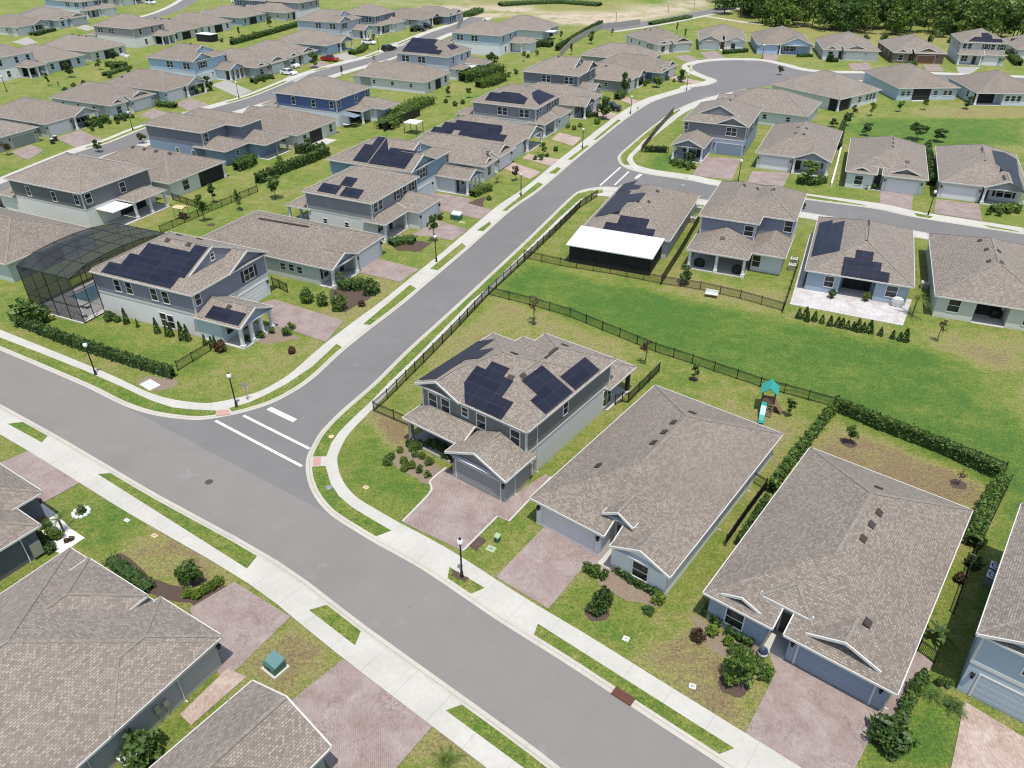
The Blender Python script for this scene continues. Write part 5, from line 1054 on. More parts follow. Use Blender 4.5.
def hedge(pix,h,w,label,mat='leafm',dens=1.0,leaf=.13,name='hedge',zb=0):
    pl=[P(x,y) for x,y in pix]; rng=np.random.default_rng(len(label)*7+int(pl[0].x*10)%97); C=[]; m=MB()
    for a,b in zip(pl[:-1],pl[1:]):
        d=b-a; L=d.length; d.normalize(); nn=Vector((-d.y,d.x,0)); n=int(L*h*150*dens*min(1,w+.3)); t=rng.uniform(-.1,L+.1,n); e=rng.uniform(-1,1,n); zz=rng.uniform(0,1,n)**.7
        k=rng.integers(0,3,n); e=np.where(k==0,np.sign(e)*(.8+.25*rng.random(n)),e); zz=np.where(k==1,.85+.2*rng.random(n),zz)
        lump=1+.14*np.sin(t*4.1+h*3)+.1*np.sin(t*9.7); e=e*w/2*lump; zz=zz*h*(1+.09*np.sin(t*5.3+1)+.07*np.sin(t*11))
        C.append(np.array(a)[None,:]+np.outer(t,np.array(d))+np.outer(e,np.array(nn))+np.outer(zz+zb,[0,0,1]))
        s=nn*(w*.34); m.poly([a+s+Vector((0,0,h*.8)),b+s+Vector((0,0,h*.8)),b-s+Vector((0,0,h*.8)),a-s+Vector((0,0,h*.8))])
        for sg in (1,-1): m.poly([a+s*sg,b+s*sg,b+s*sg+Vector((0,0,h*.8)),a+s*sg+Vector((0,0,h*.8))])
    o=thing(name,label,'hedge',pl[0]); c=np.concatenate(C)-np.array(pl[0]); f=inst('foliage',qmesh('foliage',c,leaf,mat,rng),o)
    m.v=[tuple(Vector(v)-pl[0]) for v in m.v]; m.build('inner_core',MT['hcore'],o); return o
MT['hcore']=plain('hedge_core',(.03,.065,.012),.9,var=.4,scale=6)  # dark green solid core, darkens the gaps between the hedge leaves
def frond_plant(px,py,h,n,L,label,mat='leafl',trunk=0.,name='palm',w=.1,cat='palm',droop=.6):
    p=P(px,py); r=thing(name,label,cat,p); m=MB(); rng=random.Random(int(px*7+py))
    for i in range(n):
        a=i*2.4+rng.random()*.5; el=rng.uniform(.25,1.3); ca,sa=math.cos(a),math.sin(a); pts=[]
        for k in range(6):
            t=k/5; rr=L*t*math.cos(el)*1.0+.05; zz=trunk+L*t*math.sin(el)-droop*L*t*t; pts.append(Vector((ca*rr,sa*rr,max(.05,zz+.1))))
        for k in range(5):
            d=(pts[k+1]-pts[k]); sd=d.cross(Vector((0,0,1))).normalized(); ww=w*(1-(k/5)**2)+.02; w2=w*(1-((k+1)/5)**2)+.005
            if w>.12:  # feathered leaflets
                for q_ in (0,.33,.66):
                    o=pts[k].lerp(pts[k+1],q_)
                    for sg in (-1,1): e=o+sd*sg*ww*1.6+d*.55+Vector((0,0,-.06)); m.poly([o,o+d*.16,e])
                m.poly([pts[k]-sd*.012,pts[k]+sd*.012,pts[k+1]+sd*.01,pts[k+1]-sd*.01])
            else: m.poly([pts[k]-sd*ww,pts[k]+sd*ww,pts[k+1]+sd*w2,pts[k+1]-sd*w2])
    m.build('fronds',MT[mat],r); b=MB(); b.bar((0,0,0),(0,0,max(trunk,.15)+.12),.1,7,.07); b.build('trunk',MT['bark'],r); return r
# near yards
tree('round',739,683,2.7,'bushy round tree on a dark mulch ring in front of the slate blue house',.95,name='tree')
shrub('dark',597,611,1.25,'lower dark shrub of the pair on the lawn before the pale grey house'); shrub('dark',603,603,1.2,'upper dark shrub of the pair on the lawn before the pale grey house',zs=1.2)
tree('round',193,583,2.3,'small dense tree on the lawn beside the large stepped roof house',.95,name='tree')
frond_plant(447,764,1.4,16,1.25,'yellow green palm at the bottom edge beside a pink driveway','leafl',.3,w=.16)
frond_plant(932,697,.8,26,.95,'sago palm by the path of the light blue house, nearer the slate blue house','leafm',.25,w=.14); frond_plant(953,709,.8,26,.95,'sago palm by the path of the light blue house, nearer its garage','leafm',.25,w=.14)
frond_plant(934,640,2.2,12,1.5,'dark banana plant at the gate between slate blue and light blue houses','leafd',.7,w=.11,name='banana_plant',cat='plant')
frond_plant(912,316,3.2,16,2.2,'tall green palm between two roofs beside the pale paver terrace','leafl',2.2,w=.2)
shrub('dark',886,741,2.3,'large dark bush at the lower end of the slate blue house driveway',zs=.8)
hedge([(924,680),(912,693),(903,715),(893,733)],.9,.7,'low mixed hedge along the driveway of the slate blue house')
tree('young',849,444,2.3,'small tree on a mulch ring inside the left end of the long hedge'); tree('bare',958,485,1.8,'sparse little tree on a mulch ring inside the right end of the long hedge')
tree('slim',789,416,2.4,'narrow young tree beside the teal roofed play set',1.3); tree('slim',694,381,2.3,'narrow young tree in the yard left of the play set',1.2)
tree('bare',534,324,4.2,'thin bare tree in the yard behind the charcoal corner house'); tree('bare',645,364,3.4,'thin bare tree near the fence corner behind the charcoal corner house')
shrub('light',977,545,1.0,'bright bush beside the air conditioners of the light blue house'); shrub('dark',972,566,1.1,'dark bush at the near end of the hedge right of the slate blue house')
shrub('russet',959,581,.8,'reddish shrub in the strip right of the slate blue house')
for i,(x,y,s,k) in enumerate(((447,458,.9,'dark'),(443,451,.9,'dark'),(436,447,.9,'dark'),(430,446,.8,'dark'),(420,447,.8,'dark'),(414,450,.8,'round'),(410,446,.8,'dark'))): shrub(k,x,y,s,'clipped dark shrub in the row along the porch of the charcoal corner house','shrubs along the charcoal house porch',name='shrub')
for x,y,s in ((415,456,.62),(422,458,.62),(429.5,464,.72)): shrub('round',x,y,s,'small clipped green ball in the tan bed before the charcoal corner house','green balls in the tan bed')
for x,y,s,k in ((400,452,.6,'light'),(392,458,.6,'loose'),(388,464,.9,'loose'),(404,463,.7,'light'),(412,467,.7,'light'),(420,472,.7,'loose'),(428,477,.7,'loose'),(405,470,.7,'light')): shrub(k,x,y,s,'loose yellowish plant in the tan bed before the charcoal corner house','loose plants in the tan bed',name='plant',cat='plant')
for x,y,s,k in ((588,572,.9,'loose'),(595,575,.9,'loose'),(603,578,.8,'loose')): shrub(k,x,y,s,'loose green plant at the driveway edge before the pale grey house','plants beside the pale grey house driveway',name='plant',cat='plant')
hedge([(617,571),(640,586),(660,596)],.75,.8,'clipped dark hedge under the front window of the pale grey house','leafd'); shrub('light',658,602,.9,'bright green shrub at the corner of the pale grey house'); shrub('dark',648,612,.8,'dark sprawling plant on the lawn below the pale grey house hedge',zs=.5)
hedge([(703,612),(722,626)],.9,.9,'dark hedge at the left corner under the slate blue house window'); hedge([(727,632),(753,646)],.7,.8,'low clipped hedge left of the slate blue house entry','leafd')
shrub('light',711,634,.8,'yellow green shrub at the left end of the slate blue house bed'); shrub('russet',697,639,.9,'purple leaved shrub on the lawn edge by the slate blue house'); shrub('light',728,644,.7,'pale shrub between the two hedges of the slate blue house')
for x,y in ((735,655),(745,660),(755,668),(764,676)): shrub('round',x,y,1.0,'round shrub along the walk to the slate blue house entry','shrubs along the slate blue house walk')
hedge([(111,562),(122,570),(136,580),(150,592)],.6,1.1,'low dark hedge before the large stepped roof house','leafd')
for x,y in ((190,596),(198,597),(206,592),(213,588),(219,584)): shrub('light',x,y,.75,'yellow green shrub at the corner of the stepped roof house bed','shrubs edging the stepped roof house bed')
shrub('dark',147,757,2.1,'big dark bush beside the air conditioner at the lower left'); 
for x,y,s,k in ((33,512,.8,'russet'),(38,518,.8,'russet'),(43,523,.7,'russet'),(48,528,.8,'round'),(52,537,.9,'light'),(58,538,.9,'light'),(45,545,.9,'dark'),(51,551,.9,'dark'),(40,540,.8,'dark'),(72,540,.4,'russet'),(67,542,.4,'russet')): shrub(k,x,y,s,'small ornamental shrub in the white gravel bed at the left edge','shrubs in the white gravel bed')
frond_plant(64,532,2,16,1.3,'slender palm rising from the white gravel bed','leafd',1.3,w=.13)
c=W2([(81.5,513)])[0]; m=MB(); 
for k in range(11): m.lathe([(.0,.26),(.14,.2),(.19,.08),(.17,0)],6,(math.cos(k*.571)*.62,math.sin(k*.571)*.62))
r=thing('stone_ring','ring of white stones round a small plant on the near lawn','stone ring',(c.x,c.y,0)); m.build('stones',MT['white'],r); inst('plant',shrub_mesh('loose',1),r,s=.8)
hedge([(770,494),(790,465),(832,413)],1.4,.75,'long green hedge between the pale grey and slate blue house yards'); hedge([(834,409),(870,425),(940,452),(1001,480)],1.45,.8,'long hedge along the back fence of the slate blue house',dens=1.1); hedge([(1000,487),(985,510),(970,548)],1.5,1.0,'hedge down the right side of the slate blue house yard')
hedge([(738,546),(756,517),(766,502)],.9,.5,'ragged dark hedge squeezed beside the slate blue house wall','leafd')
for i,(x,y) in enumerate(((798,318),(805,319),(806.5,321),(814,321),(821.5,323),(829.5,325.5),(837,326.5),(841.5,327.5),(847,328.5),(852.5,330),(857,331),(862.5,332),(869,332.5),(880,335.5),(892,338.5),(899,340.5),(904.5,341))): shrub('cone',x,y,random.choice((1.1,1.3,1.6)),'small conifer in the row below the pale paver terrace','conifers below the terrace',name='conifer',cat='conifer')
for i,(x,y,s) in enumerate(((127,323.5,2.0),(138,327,1.1),(158,333,2.0),(167.5,336,1.5),(172,336.5,1.8),(183,339.5,2.3),(188.5,340.5,2.1),(205.5,345,1.4),(212.5,347.5,1.5),(216,348,1.6))): shrub('cone',x,y,s,'slim dark cypress in the row along the white wall','cypresses along the white wall',name='cypress',cat='cypress',ws=.62)
shrub('dark',111,320,1.2,'shrub at the foot of the pool cage corner'); shrub('round',118,321.5,.8,'smaller shrub next to the pool cage corner shrub')
hedge([(14,322),(60,341),(110,358),(174,378)],1.3,.9,'long dark hedge along the sidewalk beside the pool cage yard','leafd'); shrub('loose',25,322,3.0,'large loose shrub at the left end of the dark sidewalk hedge'); shrub('loose',40,322,2.8,'second large shrub by the dark sidewalk hedge, nearer the cage')
shrub('russet',221,350.5,1.3,'brown bush at the porch corner of the blue grey solar roofed house'); 
for x,y,s in ((248,342,.9),(261,338,.9),(272,333,.8),(287,335,1.2),(292,329,.9)): shrub('loose',x,y,s,'loose plant in the bed before the white porch columns','plants before the white porch columns',name='plant',cat='plant')
shrub('russet',292,353,.8,'small dark bush alone on the corner lawn')
for x,y,s in ((307,302,1.5),(323,305,1.3),(339,309.5,1.7)): shrub('round',x,y,s,'round bush in the three along the pale green house lawn','three round bushes by the pale green house',zs=1.25)
shrub('dark',371,293,2.0,'dark upright bush at the driveway of the pale green house'); frond_plant(337,287,2.6,14,1.6,'feathery palm at the porch of the pale green house','leafl',1.5,w=.16); hedge([(341,288),(352,290),(365,287)],1.3,1.6,'dense green planting under the porch palm','leafm'); shrub('russet',362,306,.8,'orange flowered plant by the pale green house sidewalk')
hedge([(391,246),(402,242),(415,243)],.9,2.0,'leafy bed before the forward garage of the grey solar house'); tree('young',434,242,4.6,'slim street tree beside a lamp post before the grey solar house',.8)
shrub('russet',440,219.5,.8,'dark round shrub beside the green utility cabinet'); hedge([(472,197),(483,192),(490,190)],1.2,1.8,'flowering bed beside the teal blue house porch','leafl'); shrub('round',489,200,.8,'small shrub on the lawn after the teal blue house')
frond_plant(497,183,1.8,14,1.5,'palm in the bed of the satellite dish house','leafl',.6,w=.14); tree('russet',516,181,3.0,'reddish little tree before the satellite dish house')
tree('light',543,156,2.8,'pale tree at the entry of the house with the stepped array',1.0); frond_plant(538,157,1.6,12,1.2,'palm beside the pale entry tree','leafl',.6,w=.14); shrub('dark',555.5,151,.9,'dark ball on the lawn before the stepped array house')
for x,y in ((562,126),(568,128),(574,129.5),(580,127)): shrub('light',x,y,.9,'white flowering shrub in the bed of the square column house','white flowering shrubs',name='flowering_shrub')
hedge([(583,118),(597,116)],1.0,1.4,'dark bed along the square column house','leafd'); tree('dark',603,119,4.6,'dark leafy tree before the square column house',1.1,name='tree'); shrub('light',597,124,1.3,'yellow shrub beside the dark leafy tree')
tree('dark',625,95,5.2,'tall dark tree at the corner of the dark walled hip roof house',.75,name='tree'); tree('round',656,87.5,3.2,'dark round tree on the bend lawn',.9,name='tree'); tree('round',681,82,3.0,'round tree beside the bend driveway',.9,name='tree'); hedge([(640,85),(652,82),(668,80)],1.0,1.3,'planting along the deep blue house wall')
hedge([(617,100),(622,97)],1.6,2,'clump of greenery at the dark grey four window house')
# street and yard trees further off
FT=[('young',205,222,4.8,.8,'dark young tree on a painted shadow behind the charcoal house with white lower walls'),('young',240,210,3.4,.7,'slim young tree right along the same yard fence, on its own painted shadow'),('slim',214,203,3.8,1.2,'thin young tree on the lawn by the cream corner porch house'),('young',276,199,4.2,1.2,'leafy tree at the end of the back hedge of the grey solar house'),('light',280,170,2.6,1.3,'spiky palm-like tree in the steel blue house yard'),('dark',309,155,3.2,1.0,'dark conical tree beside the cream house patio'),
('slim',49,86,3.4,1.2,'narrow tree behind the powder blue house, left one'),('dark',71,77.5,3.8,1.0,'fuller tree behind the powder blue house wall'),('slim',59,87,1.6,1.0,'tiny tree between the two by the powder blue house'),('young',100,70,3.0,1.2,'young tree behind the cream house with white furniture'),('dark',116,63,4.2,.9,'dark tree at the cream house furniture patio'),('slim',239,36,3.2,1.2,'narrow tree on the far lawn by the black pen'),('dark',270,27,3.6,.9,'dark narrow tree on the far lawn behind the teal house'),
('dark',209,91,3.6,1.0,'dark tree at the drive of the sky blue gabled house'),('dark',253,77,3.8,1.1,'round dark tree on the middle street lawn, nearer camera'),('dark',315,68,4.2,1.1,'round dark tree beside the red pickup'),('light',300,65,3.0,1.0,'pale tree between white cars and red pickup'),('young',331,49,4.0,1.2,'bushy tree before the lavender grey house'),('slim',374,43,3.0,1.5,'conical shrub tree beside the white car'),('slim',342,75,2.4,1.3,'street tree peeking over the royal blue house roof'),('bare',375,64,2.6,1.3,'sparse street tree peeking over the white rear doorway house'),('dark',99,152,2.4,1.1,'dark shrub tree peeking over the charcoal house ridge'),('russet',8,155,2.8,1.1,'reddish street tree before the olive house'),('dark',143,143.5,2.4,1.1,'street tree peeking over the cream house ridge'),
('young',448,97,2.6,1.2,'little tree on the dry lawn behind the white house'),('young',469,98,2.6,1.2,'second little tree on the dry lawn, to the right'),('dark',492,68,4.4,1.2,'dark tree by the pale blue grey house extension'),('young',524,61.5,3.2,1.0,'small tree on the lawn left of the long dark hedge'),('slim',561,40,3.2,1.2,'young tree on the bright lawn by the white patio cover'),('slim',571,55,3.4,1.2,'young tree on the lawn right of the long dark hedge'),('dark',591,44,3.8,.9,'round dark tree on the lawn inside the perimeter fence'),('slim',612,36,2.6,1.2,'small tree near the perimeter fence corner'),('slim',676.5,34,4.2,.6,'tall thin tree behind the white dormer house'),('slim',685,39,3.6,.8,'thin dark tree between the turning circle houses'),
('dark',804,209,1.0,1.0,'low bush under the hidden walk'),('young',807,184,4.0,1.5,'shaggy tree before the grey gabled porch'),('young',870,183,3.0,1.0,'bushy small tree before the stacked gable house'),('dark',846,126,2.8,1.1,'dark small tree behind the porch gable house, on the green'),('dark',833,127,1.8,1.5,'low dark bush behind the porch gable house, on the green'),('young',853,117,2.8,1.0,'young tree at the left of the upper green'),('light',871,116,2.9,1.0,'young tree mid left on the upper green'),('dark',866,136,2.6,1.2,'dark tree at the back fence of the stacked gable house'),('dark',916,140,3.6,1.5,'large dark tree between the two right hand roofs'),('dark',938,142,2.6,1.7,'broad bush right of the large dark tree between roofs'),('young',899,112,2.6,1.2,'young tree behind the steel blue house, left one'),('young',924,110,2.6,1.2,'young tree behind the steel blue house, right one'),('dark',966,109,2.8,1.1,'young tree on a mulch ring between the two blue houses'),('young',1000,101,2.4,1.4,'bushy small tree on the pale blue house patio'),
('dark',685,284,2.6,1.0,'dark young tree inside the fence of the dusty blue house'),('bare',937,341,3.0,1.0,'staked young tree with few leaves behind the pale sage house'),('light',910,60.5,2.8,1.2,'flowering tree before the brown house'),('dark',830,62,2.2,1.4,'dark shrub tree at the tall black entry'),('young',998,66,2.4,1.4,'bushy tree at the porch of the white house with dark panels'),('dark',1011,53,4.0,1.0,'tree between the last two houses by the wood'),('dark',780,75,2.6,1.0,'street tree peeking over the hip roof by the turning circle'),('dark',740,47,2.2,1.3,'dark shrub tree under the right gable of the turning circle house')]
for k,x,y,h_,w,l in FT: tree(k,x,y,h_,l,w)
for l,pts,h_,w,mt in (('back hedge of the grey solar house, running to its rear',[(258,184),(285,172),(310,163),(328,155)],1.7,1.3,'leafm'),('dark clump of shrubs at the cream brown-door house patio',[(296,153),(312,153),(325,151)],1.5,1.6,'leafd'),('rounded hedge behind the steel blue house',[(236,171),(246,168),(254,163)],1.8,2.0,'leafm'),
 ('bright sprawling hedge behind the royal blue house',[(385,130),(400,118),(415,108),(430,103)],1.6,4.2,'leafl'),('overgrown bank of shrubs behind the pale blue grey house',[(462,82),(474,80),(488,77),(500,74)],2.6,4.5,'leafm'),('second overgrown bank of shrubs nearer the slate grey house',[(478,88),(492,85),(503,80)],1.8,3,'leafl'),('long dark hedge on the bank inside the perimeter fence',[(557,51),(572,42),(587,33),(601,25.5)],1.6,1.5,'leafd'),('dark shrubs before the white patio cover',[(528,49),(540,46),(552,47)],1.8,3,'leafd'),('long dark hedge behind the twin dormer house',[(232,45),(250,40),(275,33),(299,26)],1.5,1.6,'leafm'),
 ('hedge on the far right between the last two houses',[(1007,55),(1018,66)],1.5,2,'leafm'),('bed of shrubs before the sky blue columned porch',[(194,88),(204,85)],1.6,2,'leafm'),('shrubs under the pale sage porch',[(88,128),(98,124.5),(107,121)],1.4,2,'leafm'),('shrubs before the mint white house',[(116,121),(128,117.5)],1.0,1.5,'leafd'),('shrubs between two white garages on the middle street',[(158,106),(168,107),(176,108)],1.1,1.6,'leafm'),('shrubs along the twin dormer house front',[(252,83),(262,80),(272,78)],1.0,1.6,'leafd'),('shrubs before the lavender grey house porch',[(350,55),(360,53),(366,48)],1.2,2,'leafm'),('shrubs along the grey blue house drive',[(412,32),(420,30)],1.4,2.2,'leafd'),('dark shrubs by the navy house',[(428,24),(438,25)],2.0,2.6,'leafd'),('bed of plants before the slate grey corner porch',[(672,163),(682,166),(693,168)],.9,1.8,'leafm'),('dark bush on the left of the slate grey corner porch',[(686,163),(691,160)],1.8,1.5,'leafd'),('low hedge beside the slate grey corner house fence',[(645,152),(666,152)],1.1,.8,'leafm'),
 ('shaggy bed under the grey gabled porch',[(797,183),(812,185),(824,182)],1.1,1.6,'leafm'),('bed of shrubs before the cream solar strip house',[(990,211),(1002,212),(1018,209)],1.0,1.8,'leafl'),('clipped hedge before the stacked gable house',[(850,186),(866,189),(876,189)],.8,1.0,'leafd'),('shrubs before the arched entry of the blue house',[(797,57),(812,57)],.8,1.0,'leafd'),('shrubs before the brown house entry',[(905,66),(916,66.5)],1.2,1.5,'leafm'),('shrubs before the tall black entry',[(826,61),(838,62)],1.0,1.4,'leafd'),('row of shrubs across the turning circle house front',[(723,54),(735,53),(747,52)],1.0,1.4,'leafd'),('shrubs along the cream house patio wall',[(108,66),(118,68),(126,66)],1.2,2,'leafm'),('shrubs at the top left lot before the ice blue house',[(36,36),(46,33),(55,31)],1.0,1.6,'leafd'),('shrubs on the lawn by the white garage house',[(30,35.5),(40,34)],.9,1.4,'leafm'),('scrubby growth behind the two plain roofs',[(105,76),(118,72),(130,68)],.8,2.4,'leafm'),('scrub along the open field edge',[(455,18),(470,16),(480,12)],1.6,4,'leafm'),('scrub line on the sand lot edge',[(500,6),(530,4),(560,3),(600,6)],1.2,6,'leafm'),('scrub along the far road verge',[(650,25),(670,21.5),(690,18)],1.0,2.5,'leafm')):
    hedge(pts,h_,w,l,mt,.55,.2)
# more planting seen along the fronts and yards
for lab,grp,kind,pts in (('small shrub in the front bed of the charcoal house garage side','', 'round',[]),
 ('low shrub in the planting along the deep blue house','shrubs along the deep blue house','round',[(645,86,.9),(660,84,.9),(674,82,.8)]),
 ('shrub in the bed before the slate grey corner porch','shrubs before the slate grey corner porch','light',[(674,166,.7),(680,168,.7),(688,170,.8),(694,169,.7)]),
 ('shrub in the front bed of the stepped array house','shrubs before the stepped array house','loose',[(535,160,.9),(541,160,.9),(547,157,.8)]),
 ('shrub along the middle street front of the pale sage house','shrubs before the pale sage house','loose',[(92,131,1.0),(101,128,1.1),(110,124,1.0)]),
 ('shrub along the mint white house wall','shrubs along the mint white house','dark',[(118,124,.8),(125,121,.8),(133,118,.8)]),
 ('shrub before the seafoam porch window','shrubs before the seafoam porch','loose',[(197,94,1.2),(204,92,1.3),(211,90,1.1)]),
 ('shrub on the bed of the twin dormer house','shrubs of the twin dormer house','dark',[(256,84,.9),(264,82,.9),(273,79,.9)]),
 ('shrub under the lavender grey porch','shrubs under the lavender grey porch','loose',[(352,53,1.2),(358,52,1.2),(364,50,1.2)]),
 ('shrub at the rear fence of the far white furniture yard','shrubs of the far furniture yard','loose',[(112,69,1.3),(121,66,1.3),(129,72,1.2),(104,76,1.1)]),
 ('shrub in the strip behind the mint and seafoam roofs','shrubs behind the mint and seafoam roofs','dark',[(66,92,1.2),(74,87,1.1),(84,85,1.2),(110,78,1.2)]),
 ('bush on the far lawn by the black pen','bushes on the far lawn by the pen','loose',[(222,42,1.2),(232,40,1.2),(243,38,1.1),(254,35,1.2)]),
 ('shrub at the rear of the dark grey four window house','shrubs behind the four window house','loose',[(516,74,1.4),(509,77,1.3),(528,58,1.2),(537,55,1.2)]),
 ('shrub at the back of the white rear doorway house','shrubs on the dry lawn','dark',[(446,103,1.0),(455,106,1.1),(463,104,1.0)]),
 ('shrub beside the stacked gable house entry','shrubs by the stacked gables','dark',[(868,187,.9),(873,188,.8)]),
 ('shrub in the cream solar strip house bed','shrubs by the cream solar strip house','loose',[(988,215,.9),(998,216,.9),(1008,214,.9),(1017,213,1.0)]),
 ('shrub along the wood edge behind the brown house','shrubs at the wood edge','loose',[(850,41,2.2),(866,41,2.0),(884,41,2.3),(905,41,2.1),(930,42,2.0),(951,43,2.2),(985,45,2.1)])):
    for x,y,s_ in pts: shrub(kind,x,y,s_,lab,grp)
hedge([(926,150),(929,171),(931,186)],1.6,.9,'dark narrow hedge between the two right hand roofs of the side street','leafd',.7,.2)
hedge([(842,128),(838,150)],1.3,.8,'dark hedge beside the low white edging','leafd',.6,.2)
# the wood
rng=np.random.default_rng(77); C=[]; TR=MB()
edge=[P(x,y) for x,y in ((722,11),(752,16),(775,27),(800,31),(840,34),(870,37),(912,39),(960,40),(1000,44),(1060,48))]; 
def edgept(t): 
    k=min(int(t),len(edge)-2); return edge[k].lerp(edge[k+1],t-k)
TI=[]
for i in range(210):
    t=rng.random()*(len(edge)-1); e=edgept(t); dep=rng.uniform(0,1)**1.2*62; x,y=e.x+rng.normal()*1.5+dep*.25,e.y+3+dep; h=rng.uniform(9,14.5)*(1 if dep>5 else rng.uniform(.5,.85)); r=rng.uniform(2.4,4.4)
    nb=int(rng.integers(6,11)); TR.bar((x,y,0),(x+rng.normal()*.5,y,h*.7),.2,5,.08); tint=np.clip(rng.normal(.45,.25),0,1)
    for b in range(nb):
        a=rng.random()*6.283; z=h*(.22+.7*rng.random()); rr=r*rng.random()**.5*(1-.75*abs(z/h-.5)); c=np.array([x+math.cos(a)*rr,y+math.sin(a)*rr,z]); n=52; g=rng.normal(size=(n,3)); g/=np.linalg.norm(g,axis=1)[:,None]
        C.append(c+g*(rng.uniform(.6,1,n)**.5)[:,None]*np.array([1.75,1.75,1.35])*rng.uniform(.7,1.3)); TI.append(np.full(n,tint))
w=thing('woodland','dense dark green wood behind the far right houses','wood',edge[4]); w['kind']='stuff'; c=np.concatenate(C)-np.array(edge[4]); fm=qmesh('foliage',c,.5,'leaff',rng); at=fm.attributes.new('tint','FLOAT','FACE'); at.data.foreach_set('value',np.concatenate(TI).astype(np.float32)); inst('foliage',fm,w)['kind']='stuff'
TR.v=[tuple(Vector(v)-edge[4]) for v in TR.v]; TR.build('trunks',MT['bark'],w)['kind']='stuff'
def bigtree(px,py,h,r,label):
    p=P(px,py); rg=np.random.default_rng(int(px)); c,ctr=crown_pts(rg,1500,r,h*.8,22,h*.18); o=thing('tree',label,'tree',p); inst('crown',qmesh('crown',c,.45,'leaff',rg),o); m=MB(); m.bar((0,0,0),(0,0,h*.6),.3,7,.12)
    for q_ in ctr[:9]: m.bar((0,0,h*.25),tuple(q_),.1,4,.03)
    m.build('trunk',MT['bark'],o)
bigtree(724,14,11,4.5,'broad dark tree standing alone beside the far road'); bigtree(752,18,13,5,'dark tree at the left corner of the wood'); bigtree(845,37,10,4.2,'bright leafy tree standing forward of the wood')
# ---------------------------------------------------------------- fences
_fp={}
def post_mesh(h,w):
    k=(h,w)
    if k not in _fp: m=MB(); m.box(-w,-w,0,w,w,h); m.box(-w-.015,-w-.015,h,w+.015,w+.015,h+.03); _fp[k]=m.mesh('post',MT['black'])
    return _fp[k]
def fence(pix,h,label,step=2.4,kind='picket',zb=0,name='fence'):
    pl=[P(x,y) for x,y in pix]; o=thing(name,label,'fence',pl[0]); m=MB(); rail=MB()
    for i,(a,b) in enumerate(zip(pl[:-1],pl[1:])):
        d=b-a; L=d.length; d.normalize(); nn=Vector((-d.y,d.x,0)); k=max(1,round(L/step)); A=a-pl[0]
        for j in range(k+(1 if i==len(pl)-2 else 0)): inst('post',post_mesh(h+.08,.04),o,A+d*(L*j/k),math.atan2(d.y,d.x))
        if kind=='picket':
            q=int(L/.1)
            for j in range(q):
                c=A+d*(L*(j+.5)/q); r=d*.017; m.poly([c-r+Vector((0,0,.06)),c+r+Vector((0,0,.06)),c+r+Vector((0,0,h)),c-r+Vector((0,0,h))]); 
                r=nn*.015; m.poly([c-r+Vector((0,0,.06)),c+r+Vector((0,0,.06)),c+r+Vector((0,0,h)),c-r+Vector((0,0,h))])
            for z in (.12,h-.16,h-.02): rail.beam(A+nn*-.02+Vector((0,0,z)),A+d*L+nn*-.02+Vector((0,0,z)),nn*.04,.02,up=.02)
        elif kind=='privacy':
            m.beam(A+nn*-.02+Vector((0,0,h)),A+d*L+nn*-.02+Vector((0,0,h)),nn*.04,h-.05)
    m.build('picket_panel' if kind=='picket' else 'fence_panel',MT['black'],o)
    if rail.f: rail.build('rail',MT['black'],o)
    return o
fence([(488.8,295),(530,305),(570,317),(655,352),(692,364),(760,387),(833,407)],1.2,'long black picket fence along the near edge of the green')
fence([(374,411.5),(387.5,399.5),(424,363),(460,326),(488.8,295),(524.4,262),(555,233),(580,208),(597,197)],1.2,'black picket fence along the sidewalk of the cross street',2.2)
fence([(374,411.5),(394,420),(409,426.5)],1.2,'short black fence from the sidewalk to the charcoal house porch')
fence([(659,372),(628,403)],1.2,'black fence between the charcoal and pale grey houses'); fence([(615,405),(622,402),(628,403)],1.2,'black gate beside the rear of the charcoal house',.9,name='gate')
fence([(524,258),(560,266),(610,274),(661,284)],1.2,'black picket fence behind the screened patio room'); fence([(661,284),(700,290),(740,299),(782.5,311)],1.2,'black picket fence behind the dusty blue house')
fence([(661,285),(680,255),(699,222)],1.5,'solid black screened fence between the patio room house and the dusty blue house',2.2,'privacy'); fence([(782.5,313),(790,290),(797,268)],1.2,'thin black fence beside the pale terrace')
fence([(750,481),(765,490)],1.2,'short black gate across the strip right of the pale grey house',1.2,name='gate'); fence([(765,490),(745,517),(725,546)],1.2,'black fence along the slate blue house side'); fence([(768,492),(832,411)],1.2,'black fence behind the hedge between two yards')
fence([(833,407),(900,433),(1003,474)],1.3,'black fence behind the long back hedge'); fence([(972,556),(962,588),(953,614)],1.2,'black fence on the strip left of the light blue house'); fence([(917,651),(934,663)],1.2,'short low fence beside the slate blue garage',1.2); fence([(1008,486),(990,524),(975,556)],1.2,'black fence outside the right hand hedge')
fence([(161,233),(185,223),(212,211),(232,203),(258,192)],1.2,'black picket fence behind the cream corner porch house'); fence([(173,200),(188,205),(203,210)],1.2,'short black fence beside the charcoal house patio')
fence([(178,371),(193,362),(211,351)],1.2,'black fence from the sidewalk hedge to the solar house porch'); fence([(273,286),(280,289),(288,293)],1.3,'black gate between the blue grey and pale green houses',1.2,name='gate')
fence([(384,132),(401,124),(420,116)],1.8,'solid black mesh fence by the white canopy',2.4,'privacy'); fence([(642,151),(656,133),(673,113.5)],1.3,'black fence along the bend beside the slate grey corner house',2.4,'privacy'); fence([(641,152),(668,153.5)],1.2,'black picket fence across the slate grey corner house side yard')
